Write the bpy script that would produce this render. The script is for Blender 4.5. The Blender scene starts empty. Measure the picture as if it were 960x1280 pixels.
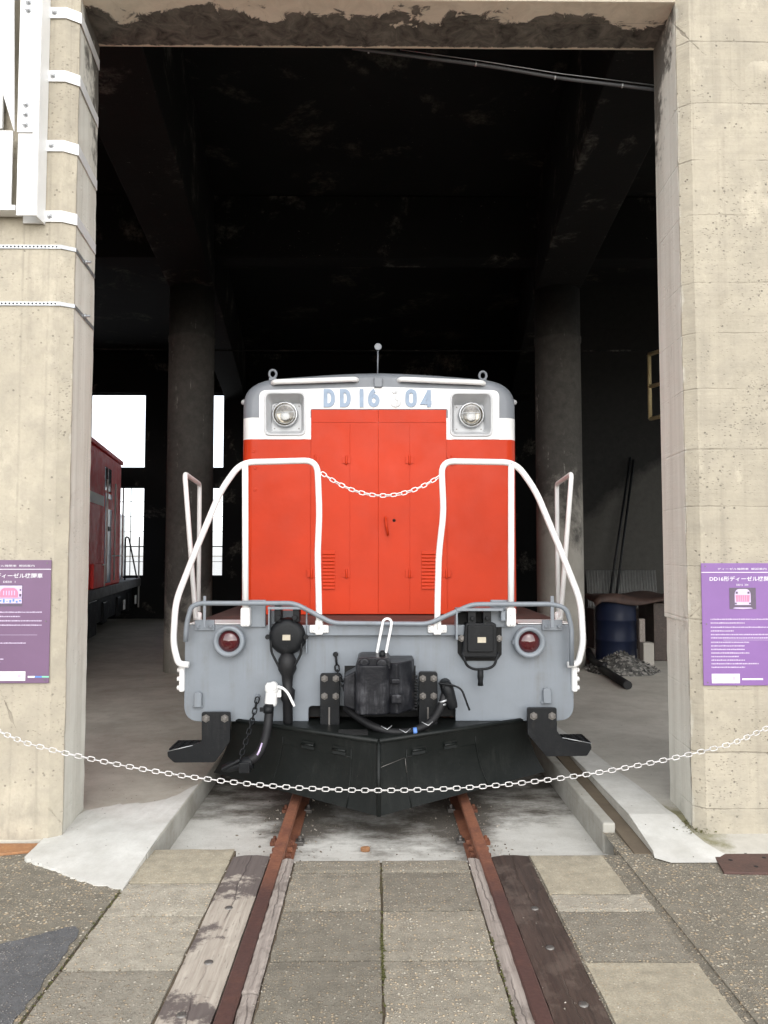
import bpy, bmesh, math, random
from mathutils import Vector, Matrix
R = math.radians
random.seed(7)
SC = bpy.context.scene
COL = SC.collection

# ------------------------------------------------------------------ camera
CAM = Vector((-0.027, 0.0, 1.62))
F_PX, PITCH, YAW = 961.0, R(3.1), R(0.6)
cd = bpy.data.cameras.new('camera')
cd.sensor_fit = 'HORIZONTAL'; cd.sensor_width = 36.0; cd.lens = 36.0 * F_PX / 960.0
cd.clip_start = 0.05; cd.clip_end = 2000
co = bpy.data.objects.new('camera', cd); COL.objects.link(co)
co.location = CAM; co.rotation_euler = (R(90) + PITCH, 0, -YAW)
SC.camera = co

# ------------------------------------------------------------------ sky, sun, exposure
SUN_EL, SUN_ROT = R(34), R(174)
w = bpy.data.worlds.new('World'); SC.world = w; w.use_nodes = True
wt = w.node_tree; wt.nodes.clear()
sky = wt.nodes.new('ShaderNodeTexSky'); sky.sky_type = 'NISHITA'; sky.sun_disc = False
sky.sun_elevation = SUN_EL; sky.sun_rotation = SUN_ROT; sky.dust_density = 1.2; sky.ozone_density = 1.0
hsv = wt.nodes.new('ShaderNodeHueSaturation'); hsv.inputs['Saturation'].default_value = 0.22
bg = wt.nodes.new('ShaderNodeBackground'); bg.inputs['Strength'].default_value = 0.15
wo = wt.nodes.new('ShaderNodeOutputWorld')
wt.links.new(sky.outputs[0], hsv.inputs['Color']); wt.links.new(hsv.outputs[0], bg.inputs['Color'])
wt.links.new(bg.outputs[0], wo.inputs['Surface'])
sl = bpy.data.lights.new('sun', 'SUN'); sl.energy = 0.95; sl.angle = R(140); sl.color = (1.0, 0.965, 0.91)
so = bpy.data.objects.new('sun', sl); COL.objects.link(so)
so.rotation_euler = (R(90) - SUN_EL, 0, R(8)); so.location = (0, -20, 20)
vs = SC.view_settings
SC.display_settings.display_device = 'sRGB'
vs.view_transform = 'Standard'; vs.look = 'None'; vs.gamma = 1.0; vs.use_curve_mapping = False
vs.exposure = 1.3
SC.cycles.use_denoising = True
SC.cycles.max_bounces = 8; SC.cycles.diffuse_bounces = 5

# ------------------------------------------------------------------ a pixel of the photo + a real distance -> a point
def ray(px, py):
    x = (px - 480) / F_PX; y = (640 - py) / F_PX
    fy = math.cos(PITCH) - y * math.sin(PITCH); fz = math.sin(PITCH) + y * math.cos(PITCH)
    return (x * math.cos(YAW) + fy * math.sin(YAW), -x * math.sin(YAW) + fy * math.cos(YAW), fz)
def at(px, py, Y):
    r = ray(px, py); t = Y / r[1]
    return Vector((CAM.x + r[0] * t, Y, CAM.z + r[2] * t))
def gd(px, py, z=0.0):
    r = ray(px, py); t = (z - CAM.z) / r[2]
    return Vector((CAM.x + r[0] * t, r[1] * t, z))
def xz(pts, Y):
    return [(at(a, b, Y).x, at(a, b, Y).z) for a, b in pts]

# ------------------------------------------------------------------ material helpers
YF0 = 4.402
class Mat:
    def __init__(s, name):
        s.m = bpy.data.materials.new(name); s.m.use_nodes = True
        s.nt = s.m.node_tree; s.b = s.nt.nodes['Principled BSDF']; s.out = s.nt.nodes['Material Output']
        s.tc = s.nt.nodes.new('ShaderNodeTexCoord'); s.geo = s.nt.nodes.new('ShaderNodeNewGeometry')
    def link(s, a, b): s.nt.links.new(a, b)
    def put(s, sock, v):
        if hasattr(v, 'is_output'): s.link(v, sock)
        else:
            if sock.type == 'RGBA' and len(v) == 3: v = (*v, 1)
            sock.default_value = v
    def pos(s): return s.geo.outputs['Position']
    def obj(s): return s.tc.outputs['Object']
    def rnd(s):
        return s.nt.nodes.new('ShaderNodeObjectInfo').outputs['Random']
    def mapv(s, v, scale=(1, 1, 1), loc=(0, 0, 0), rot=(0, 0, 0)):
        n = s.nt.nodes.new('ShaderNodeMapping'); s.link(v, n.inputs[0])
        n.inputs['Scale'].default_value = scale; n.inputs['Location'].default_value = loc
        n.inputs['Rotation'].default_value = rot
        return n.outputs[0]
    def noise(s, v, scale, detail=6, rough=0.6, dist=0.0):
        n = s.nt.nodes.new('ShaderNodeTexNoise'); s.link(v, n.inputs['Vector'])
        n.inputs['Scale'].default_value = scale; n.inputs['Detail'].default_value = detail
        n.inputs['Roughness'].default_value = rough; n.inputs['Distortion'].default_value = dist
        return n.outputs['Fac']
    def voro(s, v, scale, feature='F1', out='Distance', rand=1.0):
        n = s.nt.nodes.new('ShaderNodeTexVoronoi'); n.feature = feature; s.link(v, n.inputs['Vector'])
        n.inputs['Scale'].default_value = scale; n.inputs['Randomness'].default_value = rand
        return n.outputs[out]
    def ramp(s, f, stops, interp='LINEAR'):
        n = s.nt.nodes.new('ShaderNodeValToRGB'); s.put(n.inputs[0], f); cr = n.color_ramp; cr.interpolation = interp
        while len(cr.elements) < len(stops): cr.elements.new(0.5)
        for e, (p, c) in zip(cr.elements, stops):
            e.position = p; e.color = (c, c, c, 1) if not hasattr(c, '__len__') else (*c[:3], 1)
        return n.outputs[0]
    def mix(s, f, a, b, mode='MIX'):
        n = s.nt.nodes.new('ShaderNodeMix'); n.data_type = 'RGBA'; n.blend_type = mode
        s.put(n.inputs[0], f); s.put(n.inputs[6], a); s.put(n.inputs[7], b)
        return n.outputs[2]
    def math(s, op, a, b=0.0, c=0.0, clamp=False):
        n = s.nt.nodes.new('ShaderNodeMath'); n.operation = op; n.use_clamp = clamp
        s.put(n.inputs[0], a); s.put(n.inputs[1], b); s.put(n.inputs[2], c)
        return n.outputs[0]
    def sep(s, v):
        n = s.nt.nodes.new('ShaderNodeSeparateXYZ'); s.link(v, n.inputs[0]); return n.outputs
    def step(s, v, lo, hi):      # smooth 0..1 between lo and hi
        n = s.nt.nodes.new('ShaderNodeMapRange'); s.put(n.inputs[0], v)
        n.inputs[1].default_value = lo; n.inputs[2].default_value = hi
        return n.outputs[0]
    def bump(s, h, strength=0.3, dist=0.01):
        n = s.nt.nodes.new('ShaderNodeBump'); n.inputs['Strength'].default_value = strength
        n.inputs['Distance'].default_value = dist; s.link(h, n.inputs['Height'])
        s.link(n.outputs[0], s.b.inputs['Normal'])
    def fin(s, col, rough=0.6, metal=0.0, spec=0.5):
        s.put(s.b.inputs['Base Color'], col); s.put(s.b.inputs['Roughness'], rough)
        s.put(s.b.inputs['Metallic'], metal); s.b.inputs['Specular IOR Level'].default_value = spec
        return s.m

def tint(c, k): return tuple(min(1, x * k) for x in c)

def m_paint(name, c, rough=0.4, grime=0.25, gcol=(0.08, 0.07, 0.06), spec=0.5, coat=0.0, streak=True, scale=3.0):
    M = Mat(name); p = M.pos()
    n1 = M.noise(p, scale, 5, 0.6)
    col = M.mix(M.ramp(n1, [(0.3, 0), (0.75, 1)]), tint(c, 0.90), tint(c, 1.07))
    if streak:
        sv = M.mapv(p, (14, 14, 0.8)); n2 = M.noise(sv, 1.0, 5, 0.65)
        blot = M.noise(p, 9, 7, 0.7)
        g = M.math('MULTIPLY', M.ramp(n2, [(0.5, 0), (0.78, 1)]), M.ramp(blot, [(0.35, 0), (0.7, 1)]))
        col = M.mix(M.math('MULTIPLY', g, grime), col, gcol)
    fine = M.noise(p, 45, 3, 0.6)
    M.bump(M.math('ADD', M.math('MULTIPLY', M.noise(p, 5, 3), 1.0), M.math('MULTIPLY', fine, 0.12)), 0.12, 0.02)
    rr = M.ramp(M.noise(p, 7, 5), [(0.3, rough * 0.8), (0.7, min(1, rough * 1.3))])
    m = M.fin(col, rr, 0.0, spec)
    if coat: M.b.inputs['Coat Weight'].default_value = coat; M.b.inputs['Coat Roughness'].default_value = 0.15
    return m

def m_black_iron(name, c=(0.006, 0.0068, 0.008), worn=(0.07, 0.068, 0.066), amount=0.4, rough=0.45):
    M = Mat(name); p = M.pos()
    a = M.noise(p, 5, 8, 0.7); s1 = M.noise(M.mapv(p, (30, 30, 2.5)), 1.0, 6, 0.7)
    d = M.math('MULTIPLY', M.ramp(a, [(0.48, 0), (0.72, 1)]), M.ramp(s1, [(0.42, 0), (0.75, 1)]))
    col = M.mix(M.math('MULTIPLY', d, amount), c, worn)
    chips = M.ramp(M.noise(p, 70, 3, 0.6), [(0.70, 0), (0.74, 1)])
    col = M.mix(M.math('MULTIPLY', chips, 0.35), col, (0.16, 0.14, 0.12))
    M.bump(M.noise(p, 28, 5, 0.65), 0.25, 0.008)
    return M.fin(col, M.ramp(a, [(0.3, rough * 0.8), (0.7, rough * 1.35)]), 0.0, 0.22)

def m_concrete_wall(name, base, boards=0.0, pits=1.0, soot_top=True):
    M = Mat(name); p = M.pos(); X, Y, Z = M.sep(p)
    n1 = M.noise(p, 1.3, 7, 0.62); n2 = M.noise(p, 8, 6, 0.65); n3 = M.noise(p, 55, 4, 0.6)
    col = M.mix(M.ramp(n1, [(0.3, 0), (0.7, 1)]), tint(base, 0.86), tint(base, 1.1))
    col = M.mix(M.ramp(n2, [(0.42, 0), (0.72, 0.6)]), col, tint((base[0] * 0.93, base[1] * 0.94, base[2] * 0.98), 0.74))
    col = M.mix(M.ramp(n3, [(0.5, 0), (0.75, 0.3)]), col, tint(base, 0.7))
    # vertical streaks of run-off
    st = M.noise(M.mapv(p, (9, 9, 0.45)), 1.0, 6, 0.65)
    col = M.mix(M.math('MULTIPLY', M.ramp(st, [(0.53, 0), (0.72, 1)]), 0.38), col, (0.2, 0.18, 0.15))
    # bug holes
    wp = M.mapv(p, (1, 1, 1))
    vd = M.voro(wp, 26); vd2 = M.voro(M.mapv(p, (0.8, 1, 1.7), (3.1, 1.7, 0.4)), 48)
    clus = M.ramp(M.noise(p, 2.2, 5, .7), [(0.45, 0), (0.66, 1)])
    h1 = M.math('MULTIPLY', M.ramp(vd, [(0.10, 1), (0.21, 0)]), M.ramp(M.noise(p, 6, 4, .7), [(0.49, 0), (0.55, 1)]))
    h2 = M.math('MULTIPLY', M.ramp(vd2, [(0.12, 1), (0.26, 0)]), clus)
    holes = M.math('MULTIPLY', M.math('MAXIMUM', h1, h2), pits * 0.75, clamp=True)
    col = M.mix(M.math('MULTIPLY', holes, 0.8), col, (0.09, 0.085, 0.075))
    hgt = M.math('SUBTRACT', M.math('ADD', M.math('MULTIPLY', n2, 0.5), M.math('MULTIPLY', n3, 0.25)), M.math('MULTIPLY', holes, 1.2))
    if boards:
        wob = M.math('ADD', M.math('MULTIPLY', M.noise(M.mapv(p, (3.0, 3.0, 1.0)), 1.0, 5), 0.03), M.math('MULTIPLY', M.noise(M.mapv(p, (0.01, 0.01, 1.1)), 1.0, 1), 0.35))
        zz = M.math('ADD', Z, wob)
        idx = M.math('DIVIDE', zz, boards); fr = M.math('FRACT', idx)
        d = M.math('MINIMUM', fr, M.math('SUBTRACT', 1.0, fr))
        ln = M.ramp(d, [(0.004, 1), (0.02, 0)])
        ln = M.math('MULTIPLY', ln, M.ramp(M.noise(p, 3.5, 6, .7), [(0.42, 0.05), (0.66, 1)]))
        bt = M.noise(M.mapv(M.pos(), (0.01, 0.01, 1 / boards)), 1.0, 0)
        col = M.mix(M.math('MULTIPLY', ln, 0.55), col, (0.17, 0.15, 0.12))
        grain = M.noise(M.mapv(p, (1.2, 1.2, 40)), 1.0, 5, 0.6)
        col = M.mix(M.ramp(grain, [(0.5, 0), (0.75, 0.28)]), col, tint(base, 0.72))
        bw = M.nt.nodes.new('ShaderNodeTexWhiteNoise'); bw.noise_dimensions = '1D'; M.link(M.math('FLOOR', idx), bw.inputs['W'])
        col = M.mix(M.math('MULTIPLY', bw.outputs['Value'], 0.16), col, (0.24, 0.215, 0.165))
        hgt = M.math('SUBTRACT', M.math('ADD', hgt, M.math('MULTIPLY', grain, 0.35)), M.math('MULTIPLY', ln, 0.9))
    if not boards:      # faint vertical form joints
        vx = M.math('FRACT', M.math('DIVIDE', M.math('ADD', X, M.math('MULTIPLY', n2, 0.012)), 0.148)); dv = M.math('MINIMUM', vx, M.math('SUBTRACT', 1.0, vx))
        lv = M.math('MULTIPLY', M.ramp(dv, [(0.01, 1), (0.07, 0)]), M.ramp(n1, [(0.35, 0.1), (0.65, 1)]))
        col = M.mix(M.math('MULTIPLY', lv, 0.25), col, (0.2, 0.18, 0.15)); hgt = M.math('SUBTRACT', hgt, M.math('MULTIPLY', lv, 0.3))
    # chalky bloom, cracks
    bl = M.noise(M.mapv(p, (1, 1, 0.6)), 3.3, 8, 0.75)
    col = M.mix(M.ramp(bl, [(0.56, 0), (0.70, 0.5)]), col, tint(base, 1.45))
    col = M.mix(M.ramp(bl, [(0.30, 0.45), (0.42, 0)]), col, tint(base, 0.6))
    ce = M.voro(M.mapv(p, (1, 1, 0.55)), 1.15, feature='DISTANCE_TO_EDGE')
    ck_ = M.math('MULTIPLY', M.ramp(M.math('ADD', ce, M.math('MULTIPLY', M.math('SUBTRACT', n2, 0.5), 0.05)), [(0.0, 1), (0.004, 0)]), M.ramp(M.noise(p, 0.9, 3), [(0.55, 0), (0.62, 1)]))
    col = M.mix(M.math('MULTIPLY', ck_, 0.6), col, (0.12, 0.10, 0.08)); hgt = M.math('SUBTRACT', hgt, ck_)
    # drips running down from the top
    dp = M.noise(M.mapv(p, (16, 16, 0.3)), 1.0, 5, 0.6)
    dk = M.math('MULTIPLY', M.ramp(dp, [(0.56, 0), (0.70, 1)]), M.step(M.math('ADD', Z, M.math('MULTIPLY', n1, 2.0)), 3.2, 5.6))
    col = M.mix(M.math('MULTIPLY', dk, 0.4), col, (0.14, 0.12, 0.10))
    # whitish residue on the jambs, paled further to make up for weak light
    jamb_lift = M.math('MULTIPLY', M.step(M.math('ADD', Y, M.math('MULTIPLY', M.math('SUBTRACT', n2, 0.5), 0.06)), YF0 + 0.045, YF0 + 0.075), M.step(M.math('ABSOLUTE', X), 1.9, 1.86))
    jamb_lift = M.math('MULTIPLY', jamb_lift, M.ramp(st, [(0.35, 0.95), (0.75, 0.45)]))
    col = M.mix(jamb_lift, col, M.mix(n2, (0.70, 0.69, 0.62), (0.82, 0.805, 0.73)))
    # damp, dirty foot
    ft = M.math('MULTIPLY', M.step(Z, 0.5, 0.0), M.ramp(n2, [(0.3, 0.25), (0.65, 1)]))
    col = M.mix(M.math('MULTIPLY', ft, 0.45), col, (0.24, 0.23, 0.19))
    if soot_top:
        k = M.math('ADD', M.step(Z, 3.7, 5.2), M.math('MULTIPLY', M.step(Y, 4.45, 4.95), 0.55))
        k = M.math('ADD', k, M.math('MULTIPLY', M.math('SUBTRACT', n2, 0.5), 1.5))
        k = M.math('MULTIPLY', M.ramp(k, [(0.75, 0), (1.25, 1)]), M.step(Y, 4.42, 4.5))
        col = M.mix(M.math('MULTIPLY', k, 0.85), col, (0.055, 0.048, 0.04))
    M.bump(hgt, 0.55, 0.012)
    return M.fin(col, 0.9, 0, 0.25)

def m_aggregate(name, matrix, stones, dens=0.5, sc=75, patch=0.5, smooth=False):
    M = Mat(name); p = M.pos()
    rn = M.rnd()
    big = M.noise(p, 2.6, 6, 0.65); mid = M.noise(p, 14, 5, 0.65); fine = M.noise(p, 120, 3, 0.6)
    wp = p
    vd = M.voro(wp, sc); vc = M.voro(wp, sc, out='Color')
    vd2 = M.voro(M.mapv(p, (1, 1, 1), (2.3, 5.1, 0)), sc * 2.1); vc2 = M.voro(M.mapv(p, (1, 1, 1), (2.3, 5.1, 0)), sc * 2.1, out='Color')
    r1 = M.sep(vc)[0]; r2 = M.sep(vc2)[0]
    thr = M.math('ADD', M.math('MULTIPLY', M.ramp(big, [(0.3, 0), (0.7, 1)]), patch), dens - patch * 0.5)
    s1 = M.math('MULTIPLY', M.ramp(vd, [(0.26, 1), (0.46, 0)]), M.step(M.math('SUBTRACT', thr, r1), 0.0, 0.08))
    s2 = M.math('MULTIPLY', M.ramp(vd2, [(0.3, 1), (0.5, 0)]), M.step(M.math('SUBTRACT', thr, r2), 0.0, 0.08))
    st = M.math('MAXIMUM', s1, M.math('MULTIPLY', s2, 0.75))
    mt = M.mix(M.ramp(mid, [(0.3, 0), (0.7, 1)]), tint(matrix, 0.72), tint(matrix, 1.25))
    mt = M.mix(M.ramp(fine, [(0.35, 0), (0.7, 0.6)]), mt, tint(matrix, 0.5))
    sg = M.sep(vc)[1]
    scol = M.mix(sg, tint(stones, 0.45), tint(stones, 1.15))
    scol = M.mix(M.sep(vc)[2], scol, (stones[0] * 0.8, stones[1] * 0.68, stones[2] * 0.55))
    col = M.mix(st, mt, scol)
    col = M.mix(M.ramp(M.noise(p, 1.2, 5), [(0.4, 0), (0.75, 0.4)]), col, tint(matrix, 0.55))
    tone = M.math('ADD', M.math('MULTIPLY', rn, 0.42), 0.78)
    gm = M.nt.nodes.new('ShaderNodeHueSaturation'); M.link(tone, gm.inputs['Value']); M.link(col, gm.inputs['Color'])
    M.bump(M.math('ADD', M.math('MULTIPLY', st, 0.8), M.math('MULTIPLY', fine, 0.45)), 0.4 if smooth else 1.0, 0.007)
    return M.fin(gm.outputs[0], 0.85, 0, 0.3)

def m_screed(name, base, dark=(0.18, 0.17, 0.15), amount=0.5, moss=False):
    M = Mat(name); p = M.pos()
    n1 = M.noise(p, 1.7, 9, 0.7); n2 = M.noise(p, 9, 7, 0.7); n3 = M.noise(p, 90, 3)
    col = M.mix(M.ramp(n1, [(0.35, 0), (0.68, amount)]), base, dark)
    col = M.mix(M.ramp(n2, [(0.48, 0), (0.72, amount * 0.7)]), col, tint(dark, 1.2))
    col = M.mix(M.ramp(n3, [(0.55, 0), (0.75, 0.35)]), col, tint(base, 0.6))
    spk = M.math('MULTIPLY', M.ramp(M.voro(p, 18), [(0.05, 1), (0.09, 0)]), M.ramp(n2, [(0.5, 0), (0.55, 1)]))
    col = M.mix(spk, col, (0.05, 0.045, 0.04))
    if moss:
        X, Y, Z = M.sep(p)
        dx = M.math('SUBTRACT', X, M.math('ADD', 1.77, M.math('MULTIPLY', M.math('SUBTRACT', Y, 4.55), -0.25)))
        dy = M.math('MULTIPLY', M.math('SUBTRACT', Y, 4.55), 0.45)
        r = M.math('SQRT', M.math('ADD', M.math('POWER', M.math('ABSOLUTE', dx), 2.0), M.math('POWER', M.math('ABSOLUTE', dy), 2.0)))
        k = M.math('ADD', M.math('MULTIPLY', r, 4.5), M.math('MULTIPLY', M.math('SUBTRACT', n2, 0.5), 1.6))
        col = M.mix(M.ramp(k, [(0.25, 0.85), (0.75, 0)]), col, M.mix(n3, (0.10, 0.10, 0.035), (0.2, 0.18, 0.09)))
    M.bump(M.math('ADD', M.math('MULTIPLY', n2, 0.7), M.math('MULTIPLY', n3, 0.3)), 0.4, 0.008)
    return M.fin(col, 0.85, 0, 0.3)

def m_bed(name):
    # pale cement between the rails, brown grit and painted contact shade under the locomotive
    M = Mat(name); p = M.pos(); X, Y, Z = M.sep(p)
    n1 = M.noise(M.mapv(p, (1, 1.6, 1)), 3.1, 9, 0.72); n2 = M.noise(p, 11, 6, 0.7); n3 = M.noise(p, 110, 2)
    col = M.mix(M.ramp(n1, [(0.4, 0), (0.7, 0.55)]), (0.58, 0.57, 0.53), (0.34, 0.325, 0.285))
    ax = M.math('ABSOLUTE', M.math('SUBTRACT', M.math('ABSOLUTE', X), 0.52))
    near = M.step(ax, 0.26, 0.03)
    grit_shade = M.math('ADD', M.math('MULTIPLY', near, 0.55), M.math('MULTIPLY', M.step(M.math('SUBTRACT', Y, M.math('MULTIPLY', M.math('ABSOLUTE', X), 0.55)), 4.28, 4.75), 0.85))
    grit_shade = M.math('ADD', grit_shade, M.math('MULTIPLY', M.math('SUBTRACT', n1, 0.5), 2.2))
    col = M.mix(M.ramp(grit_shade, [(0.35, 0), (1.0, 0.9)]), col, (0.065, 0.054, 0.042))
    grit = M.ramp(M.voro(p, 85), [(0.2, 1), (0.38, 0)])
    gm = M.math('MULTIPLY', grit, M.math('MULTIPLY', M.ramp(grit_shade, [(0.3, 0), (0.7, 1)]), M.ramp(n2, [(0.45, 0), (0.6, 1)])))
    col = M.mix(M.math('MULTIPLY', gm, 0.7), col, (0.3, 0.26, 0.2))
    col = M.mix(M.ramp(n3, [(0.55, 0), (0.75, 0.3)]), col, (0.2, 0.18, 0.16))
    M.bump(M.math('ADD', n2, M.math('MULTIPLY', gm, 0.8)), 0.5, 0.008)
    return M.fin(col, 0.85, 0, 0.3)

def m_wood(name, a, b, stain=(0.05, 0.04, 0.04), amt=0.5, rough=0.75, dark_far=False):
    M = Mat(name); p = M.pos()
    g = M.noise(M.mapv(p, (55, 2.2, 55)), 1.0, 6, 0.65, 0.3); n = M.noise(p, 4, 7, 0.7); f = M.noise(M.mapv(p, (220, 9, 220)), 1.0, 3)
    col = M.mix(M.ramp(g, [(0.35, 0), (0.68, 1)]), a, b)
    n = M.math('ADD', n, M.math('MULTIPLY', M.math('SUBTRACT', M.noise(p, 22, 5, .7), .5), .12))
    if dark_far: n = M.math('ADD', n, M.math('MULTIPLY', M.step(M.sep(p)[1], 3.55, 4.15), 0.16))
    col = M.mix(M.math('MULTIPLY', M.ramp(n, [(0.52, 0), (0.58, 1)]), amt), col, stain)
    crack = M.ramp(f, [(0.66, 0), (0.72, 1)])
    ox, oy, oz = M.sep(M.obj())
    wander = M.math('MULTIPLY', M.math('SUBTRACT', M.noise(M.mapv(p, (0.4, 3.2, 0.4)), 1.0, 5, 0.6), 0.5), 0.085)
    cd_ = M.math('ABSOLUTE', M.math('ADD', ox, wander))
    big = M.math('MULTIPLY', M.ramp(cd_, [(0.0015, 1), (0.004, 0)]), M.ramp(M.noise(M.mapv(p, (0.2, 1.7, 0.2)), 1.0, 2), [(0.42, 0), (0.5, 1)]))
    crack = M.math('MAXIMUM', crack, big)
    col = M.mix(M.math('MULTIPLY', crack, 0.7), col, tint(stain, 0.5))
    M.bump(M.math('SUBTRACT', g, M.math('MULTIPLY', crack, 0.8)), 0.7, 0.006)
    return M.fin(col, rough, 0, 0.4)

def m_rust(name, a=(0.20, 0.075, 0.04), b=(0.09, 0.035, 0.024), c=(0.34, 0.16, 0.08), front_dark=False, rough=0.7):
    M = Mat(name); p = M.pos(); n = M.noise(p, 6, 7, 0.7); f = M.noise(p, 60, 4, 0.65)
    col = M.mix(M.ramp(n, [(0.35, 0), (0.65, 1)]), a, b)
    col = M.mix(M.ramp(f, [(0.5, 0), (0.75, 0.6)]), col, c)
    if front_dark:       # trodden stretch outside the door: dark, smooth, wet-looking rust
        Y = M.sep(p)[1]
        k = M.math('ADD', M.step(Y, 4.3, 3.7), M.math('MULTIPLY', M.math('SUBTRACT', n, 0.5), 0.9), clamp=True)
        col = M.mix(k, col, M.mix(f, (0.046, 0.024, 0.021), (0.10, 0.05, 0.042)))
    M.bump(M.math('ADD', n, M.math('MULTIPLY', f, 0.5)), 0.5, 0.006)
    return M.fin(col, rough, 0.0, 0.4)

def m_soot(name, base=(0.008, 0.008, 0.008), peel=(0.10, 0.09, 0.075), amt=0.5, scale=0.9):
    M = Mat(name); p = M.pos()
    n = M.noise(p, scale, 8, 0.7, 0.4); s2 = M.noise(p, 14, 6, 0.7)
    k = M.math('MULTIPLY', M.ramp(n, [(0.555, 0), (0.70, 1)]), M.ramp(s2, [(0.38, 0), (0.62, 1)]))
    col = M.mix(M.ramp(M.noise(p, 0.6, 4), [(0.3, 0), (0.7, 1)]), base, tint(base, 1.8))
    col = M.mix(M.math('MULTIPLY', k, amt), col, peel)
    ch = M.math('MULTIPLY', M.ramp(M.noise(p, 35, 3), [(0.68, 0), (0.71, 1)]), M.ramp(M.noise(p, 1.5, 3), [(0.5, 0), (0.65, 1)]))
    col = M.mix(M.math('MULTIPLY', ch, 0.5), col, (0.3, 0.28, 0.25))
    M.bump(M.math('ADD', n, M.math('MULTIPLY', s2, 0.4)), 0.4, 0.02)
    return M.fin(col, 0.85, 0, 0.25)

def m_column(name):
    M = Mat(name); p = M.pos(); X, Y, Z = M.sep(p)
    n = M.noise(p, 1.6, 7, 0.7, 0.3); s2 = M.noise(p, 11, 6, 0.7); st = M.noise(M.mapv(p, (11, 11, 0.7)), 1.0, 6, 0.7)
    grey = M.mix(n, (0.20, 0.19, 0.165), (0.42, 0.40, 0.36))
    soot = M.mix(s2, (0.03, 0.029, 0.027), (0.13, 0.122, 0.11))
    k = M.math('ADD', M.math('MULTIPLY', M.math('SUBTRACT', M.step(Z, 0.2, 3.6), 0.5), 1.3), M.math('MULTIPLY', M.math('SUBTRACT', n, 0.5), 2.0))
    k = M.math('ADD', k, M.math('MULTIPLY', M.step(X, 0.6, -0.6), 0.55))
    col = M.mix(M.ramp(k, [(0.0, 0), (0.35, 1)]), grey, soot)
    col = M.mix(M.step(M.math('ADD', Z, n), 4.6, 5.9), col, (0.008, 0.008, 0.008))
    sp = M.math('MULTIPLY', M.ramp(st, [(0.6, 0), (0.68, 1)]), M.ramp(s2, [(0.5, 0), (0.62, 1)]))
    col = M.mix(M.math('MULTIPLY', sp, M.step(Z, 5.2, 4.0)), col, (0.42, 0.41, 0.37))
    M.bump(M.math('ADD', n, s2), 0.4, 0.015)
    return M.fin(col, 0.85, 0, 0.3)

def m_lintel(name):
    # underside: cream paint still on the outer strip, sooty bare concrete further in
    M = Mat(name); p = M.pos(); X, Y, Z = M.sep(p)
    n = M.noise(M.mapv(p, (2.2, 3.0, 1)), 1.0, 2, 0.5, 0.2); n2 = M.noise(p, 9, 7, 0.7, 0.8); f = M.noise(p, 70, 3)
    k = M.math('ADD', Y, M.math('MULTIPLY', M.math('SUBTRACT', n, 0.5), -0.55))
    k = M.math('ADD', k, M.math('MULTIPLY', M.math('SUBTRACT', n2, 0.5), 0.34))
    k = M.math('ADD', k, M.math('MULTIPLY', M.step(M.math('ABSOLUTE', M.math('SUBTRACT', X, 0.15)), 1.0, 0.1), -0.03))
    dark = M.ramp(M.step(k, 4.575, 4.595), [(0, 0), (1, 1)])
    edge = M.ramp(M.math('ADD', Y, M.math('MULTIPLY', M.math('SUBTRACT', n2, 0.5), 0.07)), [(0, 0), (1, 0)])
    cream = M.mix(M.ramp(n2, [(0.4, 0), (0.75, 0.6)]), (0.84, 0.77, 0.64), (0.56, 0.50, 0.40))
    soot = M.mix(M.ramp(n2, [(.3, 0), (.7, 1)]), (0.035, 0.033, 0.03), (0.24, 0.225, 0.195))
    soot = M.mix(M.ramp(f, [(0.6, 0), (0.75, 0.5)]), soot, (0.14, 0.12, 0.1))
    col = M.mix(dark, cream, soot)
    lip = M.step(M.math('ADD', Y, M.math('MULTIPLY', M.math('SUBTRACT', n2, 0.5), 0.07)), 4.878, 4.886)
    col = M.mix(M.math('MULTIPLY', lip, M.step(Z, 4.97, 4.955)), col, (0.7, 0.62, 0.5))
    seam = M.ramp(M.math('ABSOLUTE', M.math('SUBTRACT', Y, M.math('ADD', 4.64, M.math('MULTIPLY', n2, 0.012)))), [(0.0, 0.5), (0.004, 0)])
    col = M.mix(M.math('MULTIPLY', seam, M.step(X, -0.2, 1.2)), col, (0.3, 0.26, 0.2))
    M.bump(M.math('SUBTRACT', M.math('MULTIPLY', n2, 0.6), dark), 0.5, 0.012)
    return M.fin(col, 0.9, 0, 0.25)

def m_plain(name, c, rough=0.5, metal=0.0, var=0.15, spec=0.5, sc=12):
    M = Mat(name); p = M.obj(); n = M.noise(p, sc, 5, 0.6)
    col = M.mix(M.ramp(n, [(0.3, 0), (0.7, 1)]), tint(c, 1 - var), tint(c, 1 + var))
    M.bump(M.noise(p, sc * 5, 3), 0.15, 0.004)
    return M.fin(col, rough, metal, spec)

def m_glass(name, tintc=(0.95, 0.97, 1.0), refl=0.12):
    M = Mat(name); nt = M.nt; nt.nodes.remove(M.b)
    tr = nt.nodes.new('ShaderNodeBsdfTransparent'); tr.inputs[0].default_value = (*tintc, 1)
    gl = nt.nodes.new('ShaderNodeBsdfGlossy'); gl.inputs['Roughness'].default_value = 0.03
    mx = nt.nodes.new('ShaderNodeMixShader')
    fr = nt.nodes.new('ShaderNodeLayerWeight'); fr.inputs[0].default_value = 0.15
    mt = nt.nodes.new('ShaderNodeMath'); mt.operation = 'ADD'; mt.inputs[1].default_value = refl; mt.use_clamp = True
    nt.links.new(fr.outputs['Fresnel'], mt.inputs[0])
    n = M.noise(M.obj(), 3, 3)
    nt.links.new(mt.outputs[0], mx.inputs[0]); nt.links.new(tr.outputs[0], mx.inputs[1]); nt.links.new(gl.outputs[0], mx.inputs[2])
    nt.links.new(mx.outputs[0], M.out.inputs[0])
    return M.m

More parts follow.
